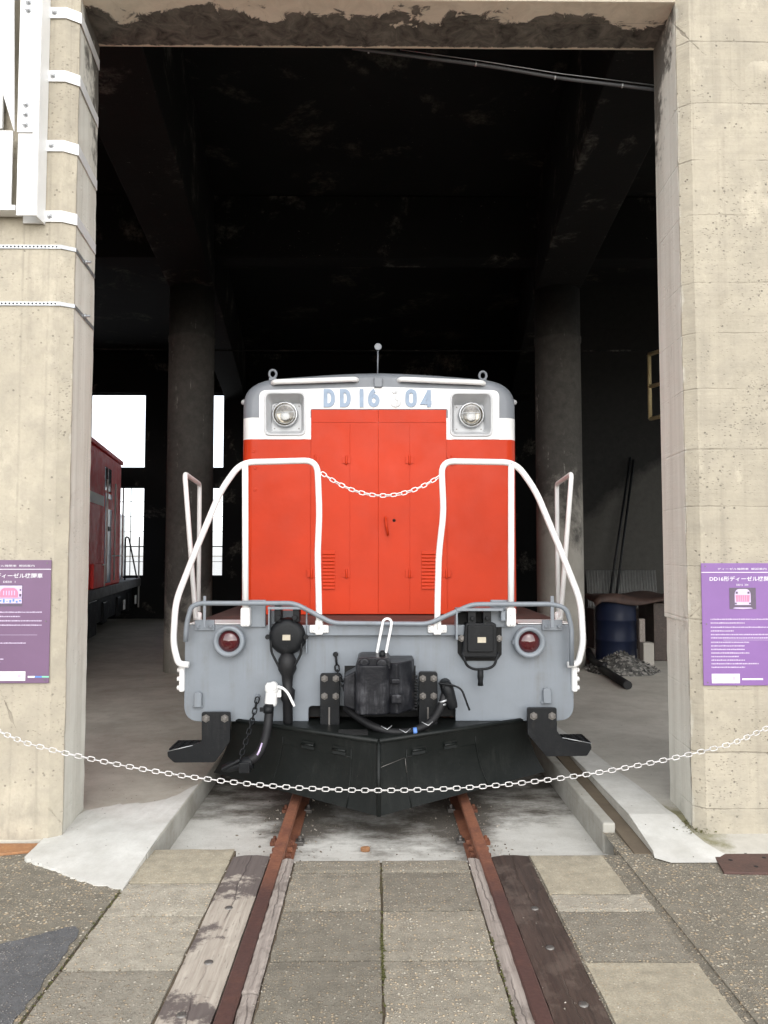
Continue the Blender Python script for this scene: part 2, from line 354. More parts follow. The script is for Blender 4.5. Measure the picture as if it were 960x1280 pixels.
MT = {}
MT['red'] = m_paint('orange_red_paint', (0.50, 0.038, 0.009), 0.38, 0.12, (0.30, 0.024, 0.008), 0.17)
MT['grey'] = m_paint('light_grey_paint', (0.188, 0.210, 0.235), 0.42, 0.75, (0.11, 0.10, 0.09))
MT['roofgrey'] = m_paint('roof_grey_paint', (0.185, 0.20, 0.222), 0.42, 0.3, (0.12, 0.12, 0.12))
MT['white'] = m_paint('white_paint', (0.80, 0.80, 0.79), 0.38, 0.2, (0.35, 0.31, 0.26))
MT['chainwhite'] = m_plain('chain_plastic', (0.56, 0.545, 0.53), 0.5, var=.25, sc=40)
MT['bezel'] = m_paint('bezel_grey_white', (0.50, 0.51, 0.52), 0.35, 0.15)
MT['black'] = m_black_iron('black_iron')
MT['plough'] = m_black_iron('plough_black', (0.006, 0.0075, 0.007), (0.035, 0.037, 0.033), 0.6, 0.4)
MT['coupler'] = m_black_iron('coupler_black', (0.009, 0.0095, 0.012), (0.24, 0.24, 0.26), 0.6, 0.33)
MT['rubber'] = m_plain('black_rubber', (0.010, 0.010, 0.011), 0.55, spec=.3)
MT['void'] = m_plain('dark_recess', (0.008, 0.008, 0.008), 0.9)
MT['bolt'] = m_plain('bolt_steel', (0.16, 0.15, 0.14), 0.4, 0.6)
MT['steel'] = m_plain('bare_steel', (0.5, 0.5, 0.5), 0.3, 0.9)
MT['galv'] = m_plain('galvanised', (0.45, 0.46, 0.47), 0.42, 0.7)
MT['deck'] = m_rust('deck_plate', (0.11, 0.055, 0.045), (0.06, 0.04, 0.036), (0.16, 0.09, 0.07))
MT['digit'] = m_plain('number_blue_grey', (0.23, 0.30, 0.40), 0.4)
MT['worn_digit'] = m_plain('number_worn_white', (0.56, 0.57, 0.58), 0.5, var=.3, sc=30)
MT['brass'] = m_plain('nameplate', (0.42, 0.38, 0.30), 0.4, 0.4)
MT['chrome'] = m_plain('reflector_chrome', (0.34, 0.31, 0.26), 0.28, 1.0, .6, sc=30)
MT['wood_pale'] = m_wood('weathered_sleeper', (0.45, 0.405, 0.345), (0.29, 0.25, 0.21), (0.075, 0.058, 0.058), 0.85, dark_far=True)
MT['wood_grey'] = m_wood('grey_board', (0.36, 0.315, 0.28), (0.21, 0.18, 0.16), (0.1, 0.08, 0.07), 0.4)
MT['wood_dark'] = m_wood('creosoted_sleeper', (0.075, 0.052, 0.042), (0.036, 0.026, 0.022), (0.125, 0.095, 0.078), 0.45, 0.42)
MT['rail'] = m_rust('rail_rust', (0.25, 0.10, 0.055), (0.15, 0.06, 0.04), (0.34, 0.17, 0.10), True, 0.6)
MT['rust'] = m_rust('rust')
MT['plate'] = m_rust('rusty_plate', (0.095, 0.05, 0.042), (0.065, 0.038, 0.033), (0.14, 0.075, 0.06), False, 0.6)
MT['orange_rust'] = m_rust('orange_rust', (0.36, 0.17, 0.07), (0.24, 0.12, 0.06), (0.42, 0.26, 0.14))
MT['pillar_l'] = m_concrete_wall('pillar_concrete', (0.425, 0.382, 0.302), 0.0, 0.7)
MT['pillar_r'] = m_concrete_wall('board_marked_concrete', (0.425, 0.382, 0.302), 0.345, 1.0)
MT['patch_cement'] = m_screed('cement_patch', (0.42, 0.40, 0.36), (0.3, 0.28, 0.25), 0.4)
MT['lintel'] = m_lintel('lintel_concrete')
MT['soot'] = m_soot('sooty_ceiling', peel=(0.3, 0.27, 0.22), amt=0.5)
MT['sootwall'] = m_soot('sooty_wall', (0.011, 0.011, 0.011), (0.40, 0.37, 0.31), 0.85)
MT['beam'] = m_soot('sooty_beam', (0.0055, 0.0055, 0.0055), (0.36, 0.34, 0.30), 0.6, 1.2)
MT['column'] = m_column('column_concrete')
MT['floor'] = m_screed('shed_floor', (0.50, 0.475, 0.41), (0.26, 0.235, 0.195), 0.65)
MT['floor_moss'] = m_screed('shed_floor_mossy', (0.52, 0.50, 0.445), (0.27, 0.25, 0.215), 0.6, True)
MT['apron'] = m_screed('white_cement', (0.66, 0.655, 0.62), (0.40, 0.39, 0.355), 0.9)
MT['kerb'] = m_screed('kerb_concrete', (0.46, 0.45, 0.41), (0.22, 0.205, 0.17), 0.8)
MT['bed'] = m_bed('track_bed_cement')
MT['ground'] = m_aggregate('exposed_aggregate_ground', (0.20, 0.182, 0.145), (0.58, 0.53, 0.43), 0.52, 56, 0.5)
MT['slab'] = m_aggregate('exposed_aggregate_slab', (0.36, 0.33, 0.27), (0.68, 0.63, 0.53), 0.36, 70, 0.5)
MT['slab_dark'] = m_aggregate('dark_aggregate_slab', (0.25, 0.228, 0.184), (0.60, 0.555, 0.46), 0.42, 72, 0.5)
MT['slab_smooth'] = m_aggregate('worn_beige_slab', (0.40, 0.36, 0.275), (0.50, 0.46, 0.37), 0.3, 110, 0.5, True)
MT['asphalt'] = m_aggregate('asphalt_patch', (0.12, 0.122, 0.126), (0.36, 0.36, 0.36), 0.30, 95, 0.3)
MT['dirt'] = m_screed('dirt', (0.15, 0.12, 0.085), (0.07, 0.055, 0.04), 0.6)
MT['glass'] = m_glass('window_glass', (0.97, 0.98, 1.0), 0.02)
MT['lens'] = m_glass('lamp_glass', (0.96, 0.96, 0.95), 0.06)

# ------------------------------------------------------------------ mesh helpers
ORG = {}
def tag(o, label=None, cat=None, group=None, kind=None):
    if label: o['label'] = label
    if cat: o['category'] = cat
    if group: o['group'] = group
    if kind: o['kind'] = kind
    return o
def thing(name, loc, label, cat, group=None, rz=0.0):
    o = bpy.data.objects.new(name, None); COL.objects.link(o); o.location = loc; o.rotation_euler = (0, 0, rz)
    o.empty_display_size = 0.2
    ORG[o] = Vector(loc) if rz == 0 else Vector((0, 0, 0))
    return tag(o, label, cat, group)

def fillet(pts, r, seg=5):
    pts = [Vector(p) for p in pts]; out = [pts[0]]
    for i in range(1, len(pts) - 1):
        a, b, c = pts[i - 1], pts[i], pts[i + 1]
        d1 = (a - b); d2 = (c - b); rr = min(r, d1.length * 0.45, d2.length * 0.45)
        p1 = b + d1.normalized() * rr; p2 = b + d2.normalized() * rr
        for k in range(seg + 1):
            t = k / seg; out.append(p1 * (1 - t) ** 2 + b * 2 * t * (1 - t) + p2 * t ** 2)
    out.append(pts[-1]); return out
def round_poly(pts, seg=5):
    """pts: (x, y) or (x, y, r)"""
    n = len(pts); out = []
    for i, p in enumerate(pts):
        b = Vector(p[:2]); r = p[2] if len(p) > 2 else 0
        if r == 0: out.append(tuple(b)); continue
        a = Vector(pts[i - 1][:2]); c = Vector(pts[(i + 1) % n][:2])
        d1 = a - b; d2 = c - b; rr = min(r, d1.length * 0.49, d2.length * 0.49)
        p1 = b + d1.normalized() * rr; p2 = b + d2.normalized() * rr
        for k in range(seg + 1):
            t = k / seg; q = p1 * (1 - t) ** 2 + b * 2 * t * (1 - t) + p2 * t ** 2; out.append((q.x, q.y))
    return out

class MB:
    def __init__(s): s.v = []; s.f = []; s.mi = []; s.sm = []
    def add(s, vs, fs, mi=0, smooth=False):
        o = len(s.v); s.v += [Vector(x) for x in vs]
        for f in fs: s.f.append([i + o for i in f]); s.mi.append(mi); s.sm.append(smooth)
        return s
    def box(s, x0, x1, y0, y1, z0, z1, mi=0):
        v = [(x0, y0, z0), (x1, y0, z0), (x1, y1, z0), (x0, y1, z0), (x0, y0, z1), (x1, y0, z1), (x1, y1, z1), (x0, y1, z1)]
        return s.add(v, [(3, 2, 1, 0), (4, 5, 6, 7), (0, 1, 5, 4), (1, 2, 6, 5), (2, 3, 7, 6), (3, 0, 4, 7)], mi)
    def pxbox(s, px0, px1, py0, py1, Y, back, mi=0):
        a = at(px0, py1, Y); b = at(px1, py0, Y); return s.box(a.x, b.x, Y, Y + back, a.z, b.z, mi)
    def prism_y(s, poly, y0, y1, mi=0):      # polygon in XZ, extruded in Y
        n = len(poly); v = [(x, y0, z) for x, z in poly] + [(x, y1, z) for x, z in poly]
        area = sum(poly[i][0] * poly[(i + 1) % n][1] - poly[(i + 1) % n][0] * poly[i][1] for i in range(n))
        fr = list(range(n)); bk = list(range(n, 2 * n))[::-1]
        sd = [(i, i + n, (i + 1) % n + n, (i + 1) % n) for i in range(n)]
        if area < 0: fr = fr[::-1]; bk = bk[::-1]; sd = [t[::-1] for t in sd]
        return s.add(v, [fr, bk] + sd, mi)
    def prism_z(s, poly, z0, z1, mi=0):
        n = len(poly)
        area = sum(poly[i][0] * poly[(i + 1) % n][1] - poly[(i + 1) % n][0] * poly[i][1] for i in range(n))
        if area < 0: poly = poly[::-1]
        v = [(x, y, z0) for x, y in poly] + [(x, y, z1) for x, y in poly]
        return s.add(v, [list(range(n))[::-1], list(range(n, 2 * n))] + [(i, (i + 1) % n, (i + 1) % n + n, i + n) for i in range(n)], mi)
    def prism_x(s, poly, x0, x1, mi=0):      # polygon in YZ
        n = len(poly)
        area = sum(poly[i][0] * poly[(i + 1) % n][1] - poly[(i + 1) % n][0] * poly[i][1] for i in range(n))
        if area < 0: poly = poly[::-1]
        v = [(x0, y, z) for y, z in poly] + [(x1, y, z) for y, z in poly]
        return s.add(v, [list(range(n))[::-1], list(range(n, 2 * n))] + [(i, (i + 1) % n, (i + 1) % n + n, i + n) for i in range(n)], mi)
    def tube(s, pts, r, seg=10, closed=False, mi=0):
        pts = [Vector(p) for p in pts]; n = len(pts); rr = r if hasattr(r, '__len__') else [r] * n
        vs = []; T0 = None; N = None
        for i, p in enumerate(pts):
            if closed: t = (pts[(i + 1) % n] - pts[i - 1]).normalized()
            else: t = (pts[min(i + 1, n - 1)] - pts[max(i - 1, 0)]).normalized()
            if N is None:
                N = t.orthogonal().normalized()
            else:
                ax = T0.cross(t)
                if ax.length > 1e-7: N = Matrix.Rotation(T0.angle(t), 3, ax.normalized()) @ N
                N = (N - t * N.dot(t)).normalized()
            T0 = t; B = t.cross(N)
            for k in range(seg):
                a = 2 * math.pi * k / seg; vs.append(p + (N * math.cos(a) + B * math.sin(a)) * rr[i])
        fs = []
        for i in range(n if closed else n - 1):
            j = (i + 1) % n
            for k in range(seg):
                l = (k + 1) % seg; fs.append((i * seg + k, i * seg + l, j * seg + l, j * seg + k))
        s.add(vs, fs, mi, True)
        if not closed:
            o = len(s.v) - len(vs)
            s.f.append([o + k for k in range(seg)][::-1]); s.mi.append(mi); s.sm.append(False)
            s.f.append([o + (n - 1) * seg + k for k in range(seg)]); s.mi.append(mi); s.sm.append(False)
        return s
    def lathe(s, c, axis, prof, seg=24, mi=0, a0=0.0, caps=True):   # prof: (distance along axis, radius)
        ax = Vector(axis).normalized(); N = ax.orthogonal().normalized()
        if abs(ax.z) < 0.5: N = Vector((0, 0, 1)) - ax * ax.z; N.normalize()
        B = ax.cross(N); c = Vector(c); vs = []; m = len(prof)
        for d, r in prof:
            for k in range(seg):
                a = 2 * math.pi * (k + a0) / seg; vs.append(c + ax * d + (N * math.cos(a) + B * math.sin(a)) * r)
        fs = []
        for i in range(m - 1):
            for k in range(seg):
                l = (k + 1) % seg; fs.append((i * seg + k, i * seg + l, (i + 1) * seg + l, (i + 1) * seg + k))
        s.add(vs, fs, mi, True); o = len(s.v) - len(vs)
        if caps and prof[0][1] > 1e-4: s.f.append([o + k for k in range(seg)][::-1]); s.mi.append(mi); s.sm.append(False)
        if caps and prof[-1][1] > 1e-4: s.f.append([o + (m - 1) * seg + k for k in range(seg)]); s.mi.append(mi); s.sm.append(False)
        return s
    def bolt(s, p, axis=(0, -1, 0), r=0.014, h=0.014, mi=0):
        s.lathe(p, axis, [(0, r * 1.5), (0.004, r * 1.5), (0.004, r * 1.05), (h, r * 1.0), (h + 0.003, r * 0.7)], 6, mi); 
        n = 6 * 4 + 2
        for i in range(len(s.sm) - n, len(s.sm)): s.sm[i] = False
        return s
    def build(s, name, mat, parent=None, bevel=0.0, seg=2, origin=None):
        mats = mat if isinstance(mat, (list, tuple)) else [mat]
        if origin is None:
            lo = Vector((min(v.x for v in s.v), min(v.y for v in s.v), min(v.z for v in s.v)))
            hi = Vector((max(v.x for v in s.v), max(v.y for v in s.v), max(v.z for v in s.v)))
            origin = (lo + hi) / 2
            if parent is None: origin.z = lo.z
        origin = Vector(origin)
        me = bpy.data.meshes.new(name); me.from_pydata([v - origin for v in s.v], [], s.f)
        for m in mats: me.materials.append(m)
        me.polygons.foreach_set('material_index', s.mi); me.polygons.foreach_set('use_smooth', s.sm); me.update()
        o = bpy.data.objects.new(name, me); COL.objects.link(o)
        ORG[o] = origin
        if parent is not None:
            o.parent = parent; o.location = origin - ORG[parent]
        else: o.location = origin
        if bevel:
            b = o.modifiers.new('bevel', 'BEVEL'); b.width = bevel; b.segments = seg; b.limit_method = 'ANGLE'; b.angle_limit = R(35)
        return o
def boolean(o, cutter):
    md = o.modifiers.new('cut', 'BOOLEAN'); md.operation = 'DIFFERENCE'; md.solver = 'EXACT'; md.object = cutter
    dg = bpy.context.evaluated_depsgraph_get(); dg.update()
    me = bpy.data.meshes.new_from_object(o.evaluated_get(dg)); o.modifiers.remove(md)
    o.data = me
def drop(o):
    bpy.data.objects.remove(o, do_unlink=True)

def text_mb(mb, body, h, cx, zc, Y, mi=0, width=None, thick=0.0015, align='CENTER', bold=0.0):
    """flat lettering facing -Y, height h, centred at (cx, zc)"""
    cu = bpy.data.curves.new('t', 'FONT'); cu.body = body; cu.size = 1.0; cu.extrude = 0.0; cu.resolution_u = 3; cu.offset = bold
    ob = bpy.data.objects.new('t', cu); COL.objects.link(ob)
    dg = bpy.context.evaluated_depsgraph_get(); dg.update()
    me = bpy.data.meshes.new_from_object(ob.evaluated_get(dg))
    vs = [v.co.copy() for v in me.vertices]; fs = [list(p.vertices) for p in me.polygons]
    drop(ob); bpy.data.curves.remove(cu); bpy.data.meshes.remove(me)
    if not vs: return
    x0 = min(v.x for v in vs); x1 = max(v.x for v in vs); y0 = min(v.y for v in vs); y1 = max(v.y for v in vs)
    sy = h / max(1e-6, y1 - y0); sx = sy if width is None else width / max(1e-6, x1 - x0)
    off = cx - (x1 - x0) * sx / 2 if align == 'CENTER' else cx
    mb.add([(off + (v.x - x0) * sx, Y - thick, zc - h / 2 + (v.y - y0) * sy) for v in vs], fs, mi)

def struct(name, mb, mat, **k):
    return tag(mb.build(name, mat, None, **k), kind='structure')

# ------------------------------------------------------------------ GROUND, FLOOR, TRACK BED
g = MB(); B = 600.0
hx = 1.262; hr = 1.2935
def quad(mb, x0, x1, y0, y1, z, mi=0): mb.add([(x0, y0, z), (x1, y0, z), (x1, y1, z), (x0, y1, z)], [(0, 1, 2, 3)], mi)
quad(g, -B, -hx, -12, 30, 0); quad(g, hr, B, -12, 30, 0); quad(g, -B, B, -B, -12, 0); quad(g, -B, B, 30, B, 0)
g.add([(-hx, -12, 0), (hr, -12, 0), (hr, -12, -0.2), (-hx, -12, -0.2)], [(0, 1, 2, 3)])
for x in (-hx, hr): g.add([(x, -12, 0), (x, 4.35, 0), (x, 4.35, -0.2), (x, -12, -0.2)], [(0, 1, 2, 3)])
g.add([(-hx, 30, 0), (hr, 30, 0), (hr, 30, -0.2), (-hx, 30, -0.2)], [(0, 1, 2, 3)])
struct('ground', g, MT['ground'])
yd = MB(); quad(yd, -120, 60, 22, 400, 0.02); struct('added_pale_yard', yd, MT['apron'])  # pale yard added so the lower windows read white
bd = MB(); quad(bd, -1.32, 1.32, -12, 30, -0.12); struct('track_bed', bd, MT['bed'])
# asphalt patch lower left
ap = MB(); poly = [(-1.285, 2.2), (-1.28, 2.9)] + [gd(a, b).xy[:] for a, b in [(78, 1196), (101, 1164), (96, 1158), (70, 1164), (40, 1172), (10, 1179), (-40, 1186)]] + [(-2.6, 3.1), (-3.0, 2.2), (-2.8, 0.5), (-1.285, 0.5)]
poly2 = []
for i in range(len(poly)):
    a_ = Vector(poly[i]); b_ = Vector(poly[(i + 1) % len(poly)]); k = max(1, int((b_ - a_).length / .03))
    for j in range(k):
        q = a_.lerp(b_, j / k); poly2.append((q.x + random.uniform(-.008, .008), q.y + random.uniform(-.008, .008)))
ap.prism_z(poly2, -0.01, 0.004); struct('asphalt_patch', ap, MT['asphalt'])
# shed floors either side of the track pit (their edges are the kerbs)
fl = MB(); fl.box(-17, -1.245, 4.40, 19.0, -0.15, 0.03); struct('shed_floor_west', fl, MT['floor'], bevel=0.008).name = 'shed_floor'
fr = MB(); fr.prism_x([(4.16, -0.15), (4.16, 0.006), (4.62, 0.078), (19.0, 0.08), (19.0, -0.15)], 1.466, 17.0)
struct('shed_floor', fr, MT['floor_moss'])
kr = MB(); kr.box(1.294, 1.368, 4.55, 19.0, -0.15, 0.055); struct('kerb', kr, MT['kerb'], bevel=0.01)
dr = MB(); dr.prism_x([(4.23, -0.15), (4.23, 0.005), (4.55, 0.02), (6.0, 0.06), (19, 0.06), (19, -0.15)], 1.3695, 1.4645)
struct('drain_strip', dr, MT['dirt'])
# left white cement apron, ramping up to the floor, and its pale kerb edge
a = MB()
front = [gd(x, y) for x, y in [(30, 1077), (52, 1083), (75, 1093), (97, 1101), (122, 1107), (149, 1112)]]
back = [Vector((-1.88, 4.43, 0)), Vector((-1.82, 4.86, 0)), Vector((-1.68, 4.97, 0)), Vector((-1.52, 5.0, 0)), Vector((-1.38, 5.06, 0)), Vector((-1.2495, 5.4, 0))]
front[-1].x = -1.2495; vs = []
def more(ps, n_):
    out = []
    for i in range(n_ + 1):
        t = i / n_ * (len(ps) - 1); k = min(int(t), len(ps) - 2); out.append(ps[k].lerp(ps[k + 1], t - k))
    return out
NC = 30
front = more(front, NC); back = more(back, NC)
for i, q in enumerate(front[:-1]): q.y += random.uniform(-.011, .011); q.x += random.uniform(-.005, .005)
for i, q in enumerate(back[1:-1]): q.y += random.uniform(-.02, .02)
nr = 10
for i in range(nr + 1):
    t = i / nr
    for k in range(NC + 1):
        q = front[k].lerp(back[k], t); z = 0.004 + 0.032 * min(1, max(0, (q.y - 3.85) / 0.6)) + (random.uniform(-.001, .001) if i else -.001)
        vs.append((q.x, q.y, z))
fs = [(i * (NC + 1) + k, i * (NC + 1) + k + 1, (i + 1) * (NC + 1) + k + 1, (i + 1) * (NC + 1) + k) for i in range(nr) for k in range(NC)]
a.add(vs, fs)
rim = [i * (NC + 1) + NC for i in range(nr + 1)]; rv = [vs[i] for i in rim]
a.add(rv + [(x + 0.002, y, -0.14) for x, y, z in rv], [(i, i + nr + 1, i + nr + 2, i + 1) for i in range(nr)])
fv = vs[:NC + 1]; a.add(list(fv) + [(x, y, -0.03) for x, y, z in fv], [(i + 1, i, i + NC + 1, i + NC + 2) for i in range(NC)])
struct('cement_apron', a, MT['apron'])
kl = MB(); kl.box(-1.2445, -1.241, 4.2, 19.0, -0.15, 0.026); struct('kerb', kl, MT['kerb'])
# right white cement apron
a = MB(); vs = []
def rz(y): return 0.006 + 0.072 * min(1, max(0, (y - 4.16) / 0.46)) + 0.005
ya = [4.10, 4.15, 4.22, 4.32, 4.42, 4.52, 4.62, 4.75, 4.95, 5.2, 5.6, 6.2, 7.0, 8.2]
le = [1.52, 1.45, 1.467, 1.468, 1.468, 1.468, 1.468, 1.468, 1.468, 1.468, 1.468, 1.468, 1.468, 1.468]
re_ = [1.88, 1.875, 1.845, 1.80, 1.775, 1.76, 1.75, 1.745, 1.74, 1.725, 1.70, 1.66, 1.60, 1.50]
for y, xl, xr in zip(ya, le, re_):
    for k in range(7):
        u = k / 6; vs.append((xl + (xr - xl) * u + (random.uniform(-.007, .007) if k == 6 else 0), y, rz(y) - (.006 if k == 6 else 0) + (0 if y > 4.14 else -.006)))
a.add(vs, [(i * 7 + k, i * 7 + k + 1, i * 7 + k + 8, i * 7 + k + 7) for i in range(len(ya) - 1) for k in range(6)])
struct('cement_apron', a, MT['apron'])

# ------------------------------------------------------------------ RAILS, TIMBERS, SLABS
def rail_profile(cx):
    h = 0.0
    pr = [(-.0635, -.119), (.0635, -.119), (.0635, -.109), (.012, -.098), (.008, -.09), (.008, -.04), (.03, -.03), (.0325, -.024), (.0325, -.006), (.026, 0.0), (-.026, 0.0), (-.0325, -.006), (-.0325, -.024), (-.03, -.03), (-.008, -.04), (-.008, -.09), (-.012, -.098), (-.0635, -.109)]
    return [(cx + x, z + 0.003) for x, z in pr]
for sx, lab in ((-1, 'rusty brown rail under the left side of the locomotive, beside the pale sleeper'), (1, 'rusty brown rail under the right side of the locomotive, beside the dark sleeper')):
    cx = sx * 0.558
    t = thing('rail', (cx, 6, -0.12), lab, 'rail', 'running rails of the track')
    m = MB(); m.prism_y(rail_profile(cx), -11.9, 18.8); m.build('rail_bar', MT['rail'], t)
    for s2 in (-1, 1):
        m = MB(); x0 = cx + s2 * 0.012; x1 = cx + s2 * 0.03
        m.box(min(x0, x1), max(x0, x1), 4.22, 4.62, -0.085, -0.036)
        fp = m.build('fishplate', MT['rust'], t, 0.004)
        for yb in (4.27, 4.38, 4.47, 4.57):
            m = MB(); m.bolt((x1, yb, -0.06), (s2, 0, 0), 0.014, 0.025); m.build('bolt', MT['rust'], fp)
    for s2 in (-1, 1):
        for yb in (4.72, 5.3):
            m = MB(); m.box(cx + s2 * .075 - .025, cx + s2 * .075 + .025, yb - .035, yb + .035, -.12, -.098); m.bolt((cx + s2 * .075, yb, -.098), (0, 0, 1), .012, .022)
            m.build('rail_clip', MT['bolt'] if s2 * sx < 0 else MT['rust'], t, 0.004)

def timber(x0, x1, y0, y1, mat, lab, splits=1, zt=0.0):
    m = MB(); n = 40
    xs = [x0, x0 + (x1 - x0) * .33, x0 + (x1 - x0) * .66, x1]
    vs = []; 
    for i in range(n + 1):
        y = y0 + (y1 - y0) * i / n
        for k, x in enumerate(xs):
            e = 0.006 if k in (0, 3) else 0
            vs.append((x + (random.uniform(-.0012, .0012) if k in (0, 3) else random.uniform(-.003, .003)), y, zt - e * random.uniform(.4, 1.6) + random.uniform(-.0015, .0015)))
    m.add(vs, [(i * 4 + k, i * 4 + k + 1, i * 4 + k + 5, i * 4 + k + 4) for i in range(n) for k in range(3)])
    for k in (0, 3):
        ed = [vs[i * 4 + k] for i in range(n + 1)]
        m.add(ed + [(x, y, -0.118) for x, y, z in ed], [((i, i + n + 1, i + n + 2, i + 1) if k == 3 else (i + 1, i + n + 2, i + n + 1, i)) for i in range(n)])
    for i in (0, n):
        ed = vs[i * 4:i * 4 + 4]; m.add(ed + [(x, y, -0.118) for x, y, z in ed], [((k + 1, k, k + 4, k + 5) if i else (k, k + 1, k + 5, k + 4)) for k in range(3)])
    return m
def timber_thing(m, mat, lab, cr=None, bolts=()):
    t = thing('sleeper_timber', (0, 0, 0), lab, 'timber', 'timbers laid along the rails')
    ys = [v.y for v in m.v]; xs = [v.x for v in m.v]; t.location = ((min(xs) + max(xs)) / 2, (min(ys) + max(ys)) / 2, -0.118); ORG[t] = Vector(t.location)
    m.build('timber', mat, t)
    for (x, y) in bolts:
        b = MB(); b.lathe((x, y, -0.004), (0, 0, 1), [(0, .02), (.007, .018), (.009, .01)], 8); b.build('spike_head', MT['bolt'], t)
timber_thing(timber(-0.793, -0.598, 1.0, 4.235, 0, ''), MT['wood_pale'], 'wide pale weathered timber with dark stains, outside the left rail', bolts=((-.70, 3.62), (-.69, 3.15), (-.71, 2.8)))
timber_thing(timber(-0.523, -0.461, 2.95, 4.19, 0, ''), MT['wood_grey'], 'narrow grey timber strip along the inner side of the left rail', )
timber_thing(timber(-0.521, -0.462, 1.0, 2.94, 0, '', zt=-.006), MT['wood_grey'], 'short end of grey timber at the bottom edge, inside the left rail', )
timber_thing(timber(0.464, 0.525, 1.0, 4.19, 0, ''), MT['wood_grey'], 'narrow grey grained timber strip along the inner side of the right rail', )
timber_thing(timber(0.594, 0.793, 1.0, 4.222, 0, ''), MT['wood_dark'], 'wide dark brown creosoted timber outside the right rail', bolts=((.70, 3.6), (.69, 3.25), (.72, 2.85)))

def slab(x0, x1, y0, y1, mat, lab, z=0.0, grp='concrete slabs set beside and between the rails'):
    m = MB(); n = 7; gp = 0.0055
    x0 += gp; x1 -= gp; y0 += gp; y1 -= gp
    def jx(): return random.uniform(-.0035, .0035)
    nx = 6; vs = []
    tlx = random.uniform(-.003, .003); tly = random.uniform(-.002, .002)
    for j in range(n + 1):
        for i in range(nx + 1):
            ex = i in (0, nx); ey = j in (0, n)
            x = x0 + (x1 - x0) * i / nx + (jx() if ex else 0); y = y0 + (y1 - y0) * j / n + (jx() if ey else 0)
            zz = z + tlx * (i / nx - .5) + tly * (j / n - .5) - (random.uniform(0.0015, 0.005) if ex or ey else 0)
            vs.append((x, y, zz))
    q = nx + 1
    m.add(vs, [(j * q + i, j * q + i + 1, (j + 1) * q + i + 1, (j + 1) * q + i) for j in range(n) for i in range(nx)])
    ring = [i for i in range(nx + 1)] + [j * q + nx for j in range(1, n + 1)] + [n * q + i for i in range(nx - 1, -1, -1)] + [j * q for j in range(n - 1, 0, -1)]
    rv = [vs[i] for i in ring]; k = len(rv)
    m.add(rv + [(x, y, -0.11) for x, y, zz in rv], [((i + 1) % k, i, i + k, (i + 1) % k + k)[::-1] for i in range(k)])
    o = m.build('concrete_slab', mat, None); return tag(o, lab, 'slab', grp)
rows = [(4.012, 4.168, 'the thin row touching the pale track bed'), (3.59, 4.008, 'second row from the locomotive'), (3.162, 3.588, 'third row from the locomotive'), (2.735, 3.16, 'nearest row at the bottom edge'), (2.31, 2.733, None), (1.88, 2.306, None)]
for i, (y0, y1, nm) in enumerate(rows):
    for x0, x1, sd in ((-0.455, 0.0, 'left'), (0.0, 0.458, 'right')):
        lab = ('speckled slab between the rails, %s of the centre seam, in %s' % (sd, nm)) if nm else ('speckled slab between the rails, out of view before the nearest row, %s side' % sd)
        if nm or True:
            if not nm: continue
            slab(x0, x1, y0, y1, MT['slab_dark'], lab)
for y0, y1, mat, lab in [(3.90, 4.335, 'slab_smooth', 'pale beige slab outside the left rail, touching the white cement apron'), (3.55, 3.897, 'slab', 'brownish grey slab left of the pale timber, second from the shed'),
                         (3.10, 3.547, 'slab', 'grey brown slab left of the pale timber, third from the shed'), (2.55, 3.097, 'slab', 'nearest grey slab left of the pale timber, at the bottom edge')]:
    slab(-1.255, -0.797, y0, y1, MT[mat], lab)
for x1, y0, y1, mat, lab in [(1.20, 3.755, 4.235, 'slab_smooth', 'smooth cream slab right of the dark timber, below the white kerb end'), (1.255, 3.575, 3.752, 'slab', 'narrow grey slab right of the dark timber, between cream and speckled slabs'),
                         (1.255, 3.145, 3.572, 'slab_dark', 'dark speckled slab right of the dark timber, above the nearest beige slab'), (1.255, 2.55, 3.142, 'slab_smooth', 'nearest beige slab right of the dark timber, at the bottom edge')]:
    slab(0.80, x1, y0, y1, MT[mat], lab)
# fill under the joints and around the slabs
jf = MB(); jf.box(-1.262, -0.795, 2.0, 4.33, -0.119, -0.012);  jf.box(-0.458, 0.46, 2.0, 4.165, -0.119, -0.013)
for x0, x1 in ((-1.262, -.795), (.795, 1.292), (-.458, .46)): jf.box(x0, x1, -11.9, 1.999 if x0 < -1 else 1.999, -0.119, -0.004)
tag(jf.build('joint_filling', MT['dirt']), kind='structure')
j2 = MB(); j2.box(0.795, 1.2934, 2.0, 4.235, -0.119, -0.007); tag(j2.build('joint_filling', MT['ground']), kind='structure')
ck = MB(); c0 = gd(457, 1066, -0.12)
ico = [(math.cos(a) * .030 * random.uniform(.8, 1.1), math.sin(a) * .017 * random.uniform(.8, 1.1)) for a in [i * math.pi / 5 for i in range(10)]]
ck.prism_z([(c0.x + x, c0.y + .02 + y) for x, y in ico], -0.12, -0.093)
tag(ck.build('brick_chip', MT['orange_rust'], None, 0.005), 'small orange brick chip lying on the pale track bed before the slabs', 'stone')
ms = MB(); rg = random.Random(11)
def tuft(x, y, z, s):
    for _ in range(5):
        d = [Vector((rg.uniform(-1, 1), rg.uniform(-1, 1), rg.uniform(-.2, .8))) * s for _ in range(3)]
        c_ = Vector((x, y, z)); ms.add([c_ + d[0], c_ + d[1], c_ + d[2]], [(0, 1, 2)])
for i in range(260):
    y = 3.02 + abs(rg.gauss(0, .22)) if i % 3 else rg.uniform(2.75, 4.1)
    tuft(rg.gauss(0, .004), y, -.004, rg.uniform(.003, .008))
for i in range(130): tuft(-1.259 + rg.gauss(0, .006), rg.uniform(2.6, 3.85), -.003, rg.uniform(.003, .008))
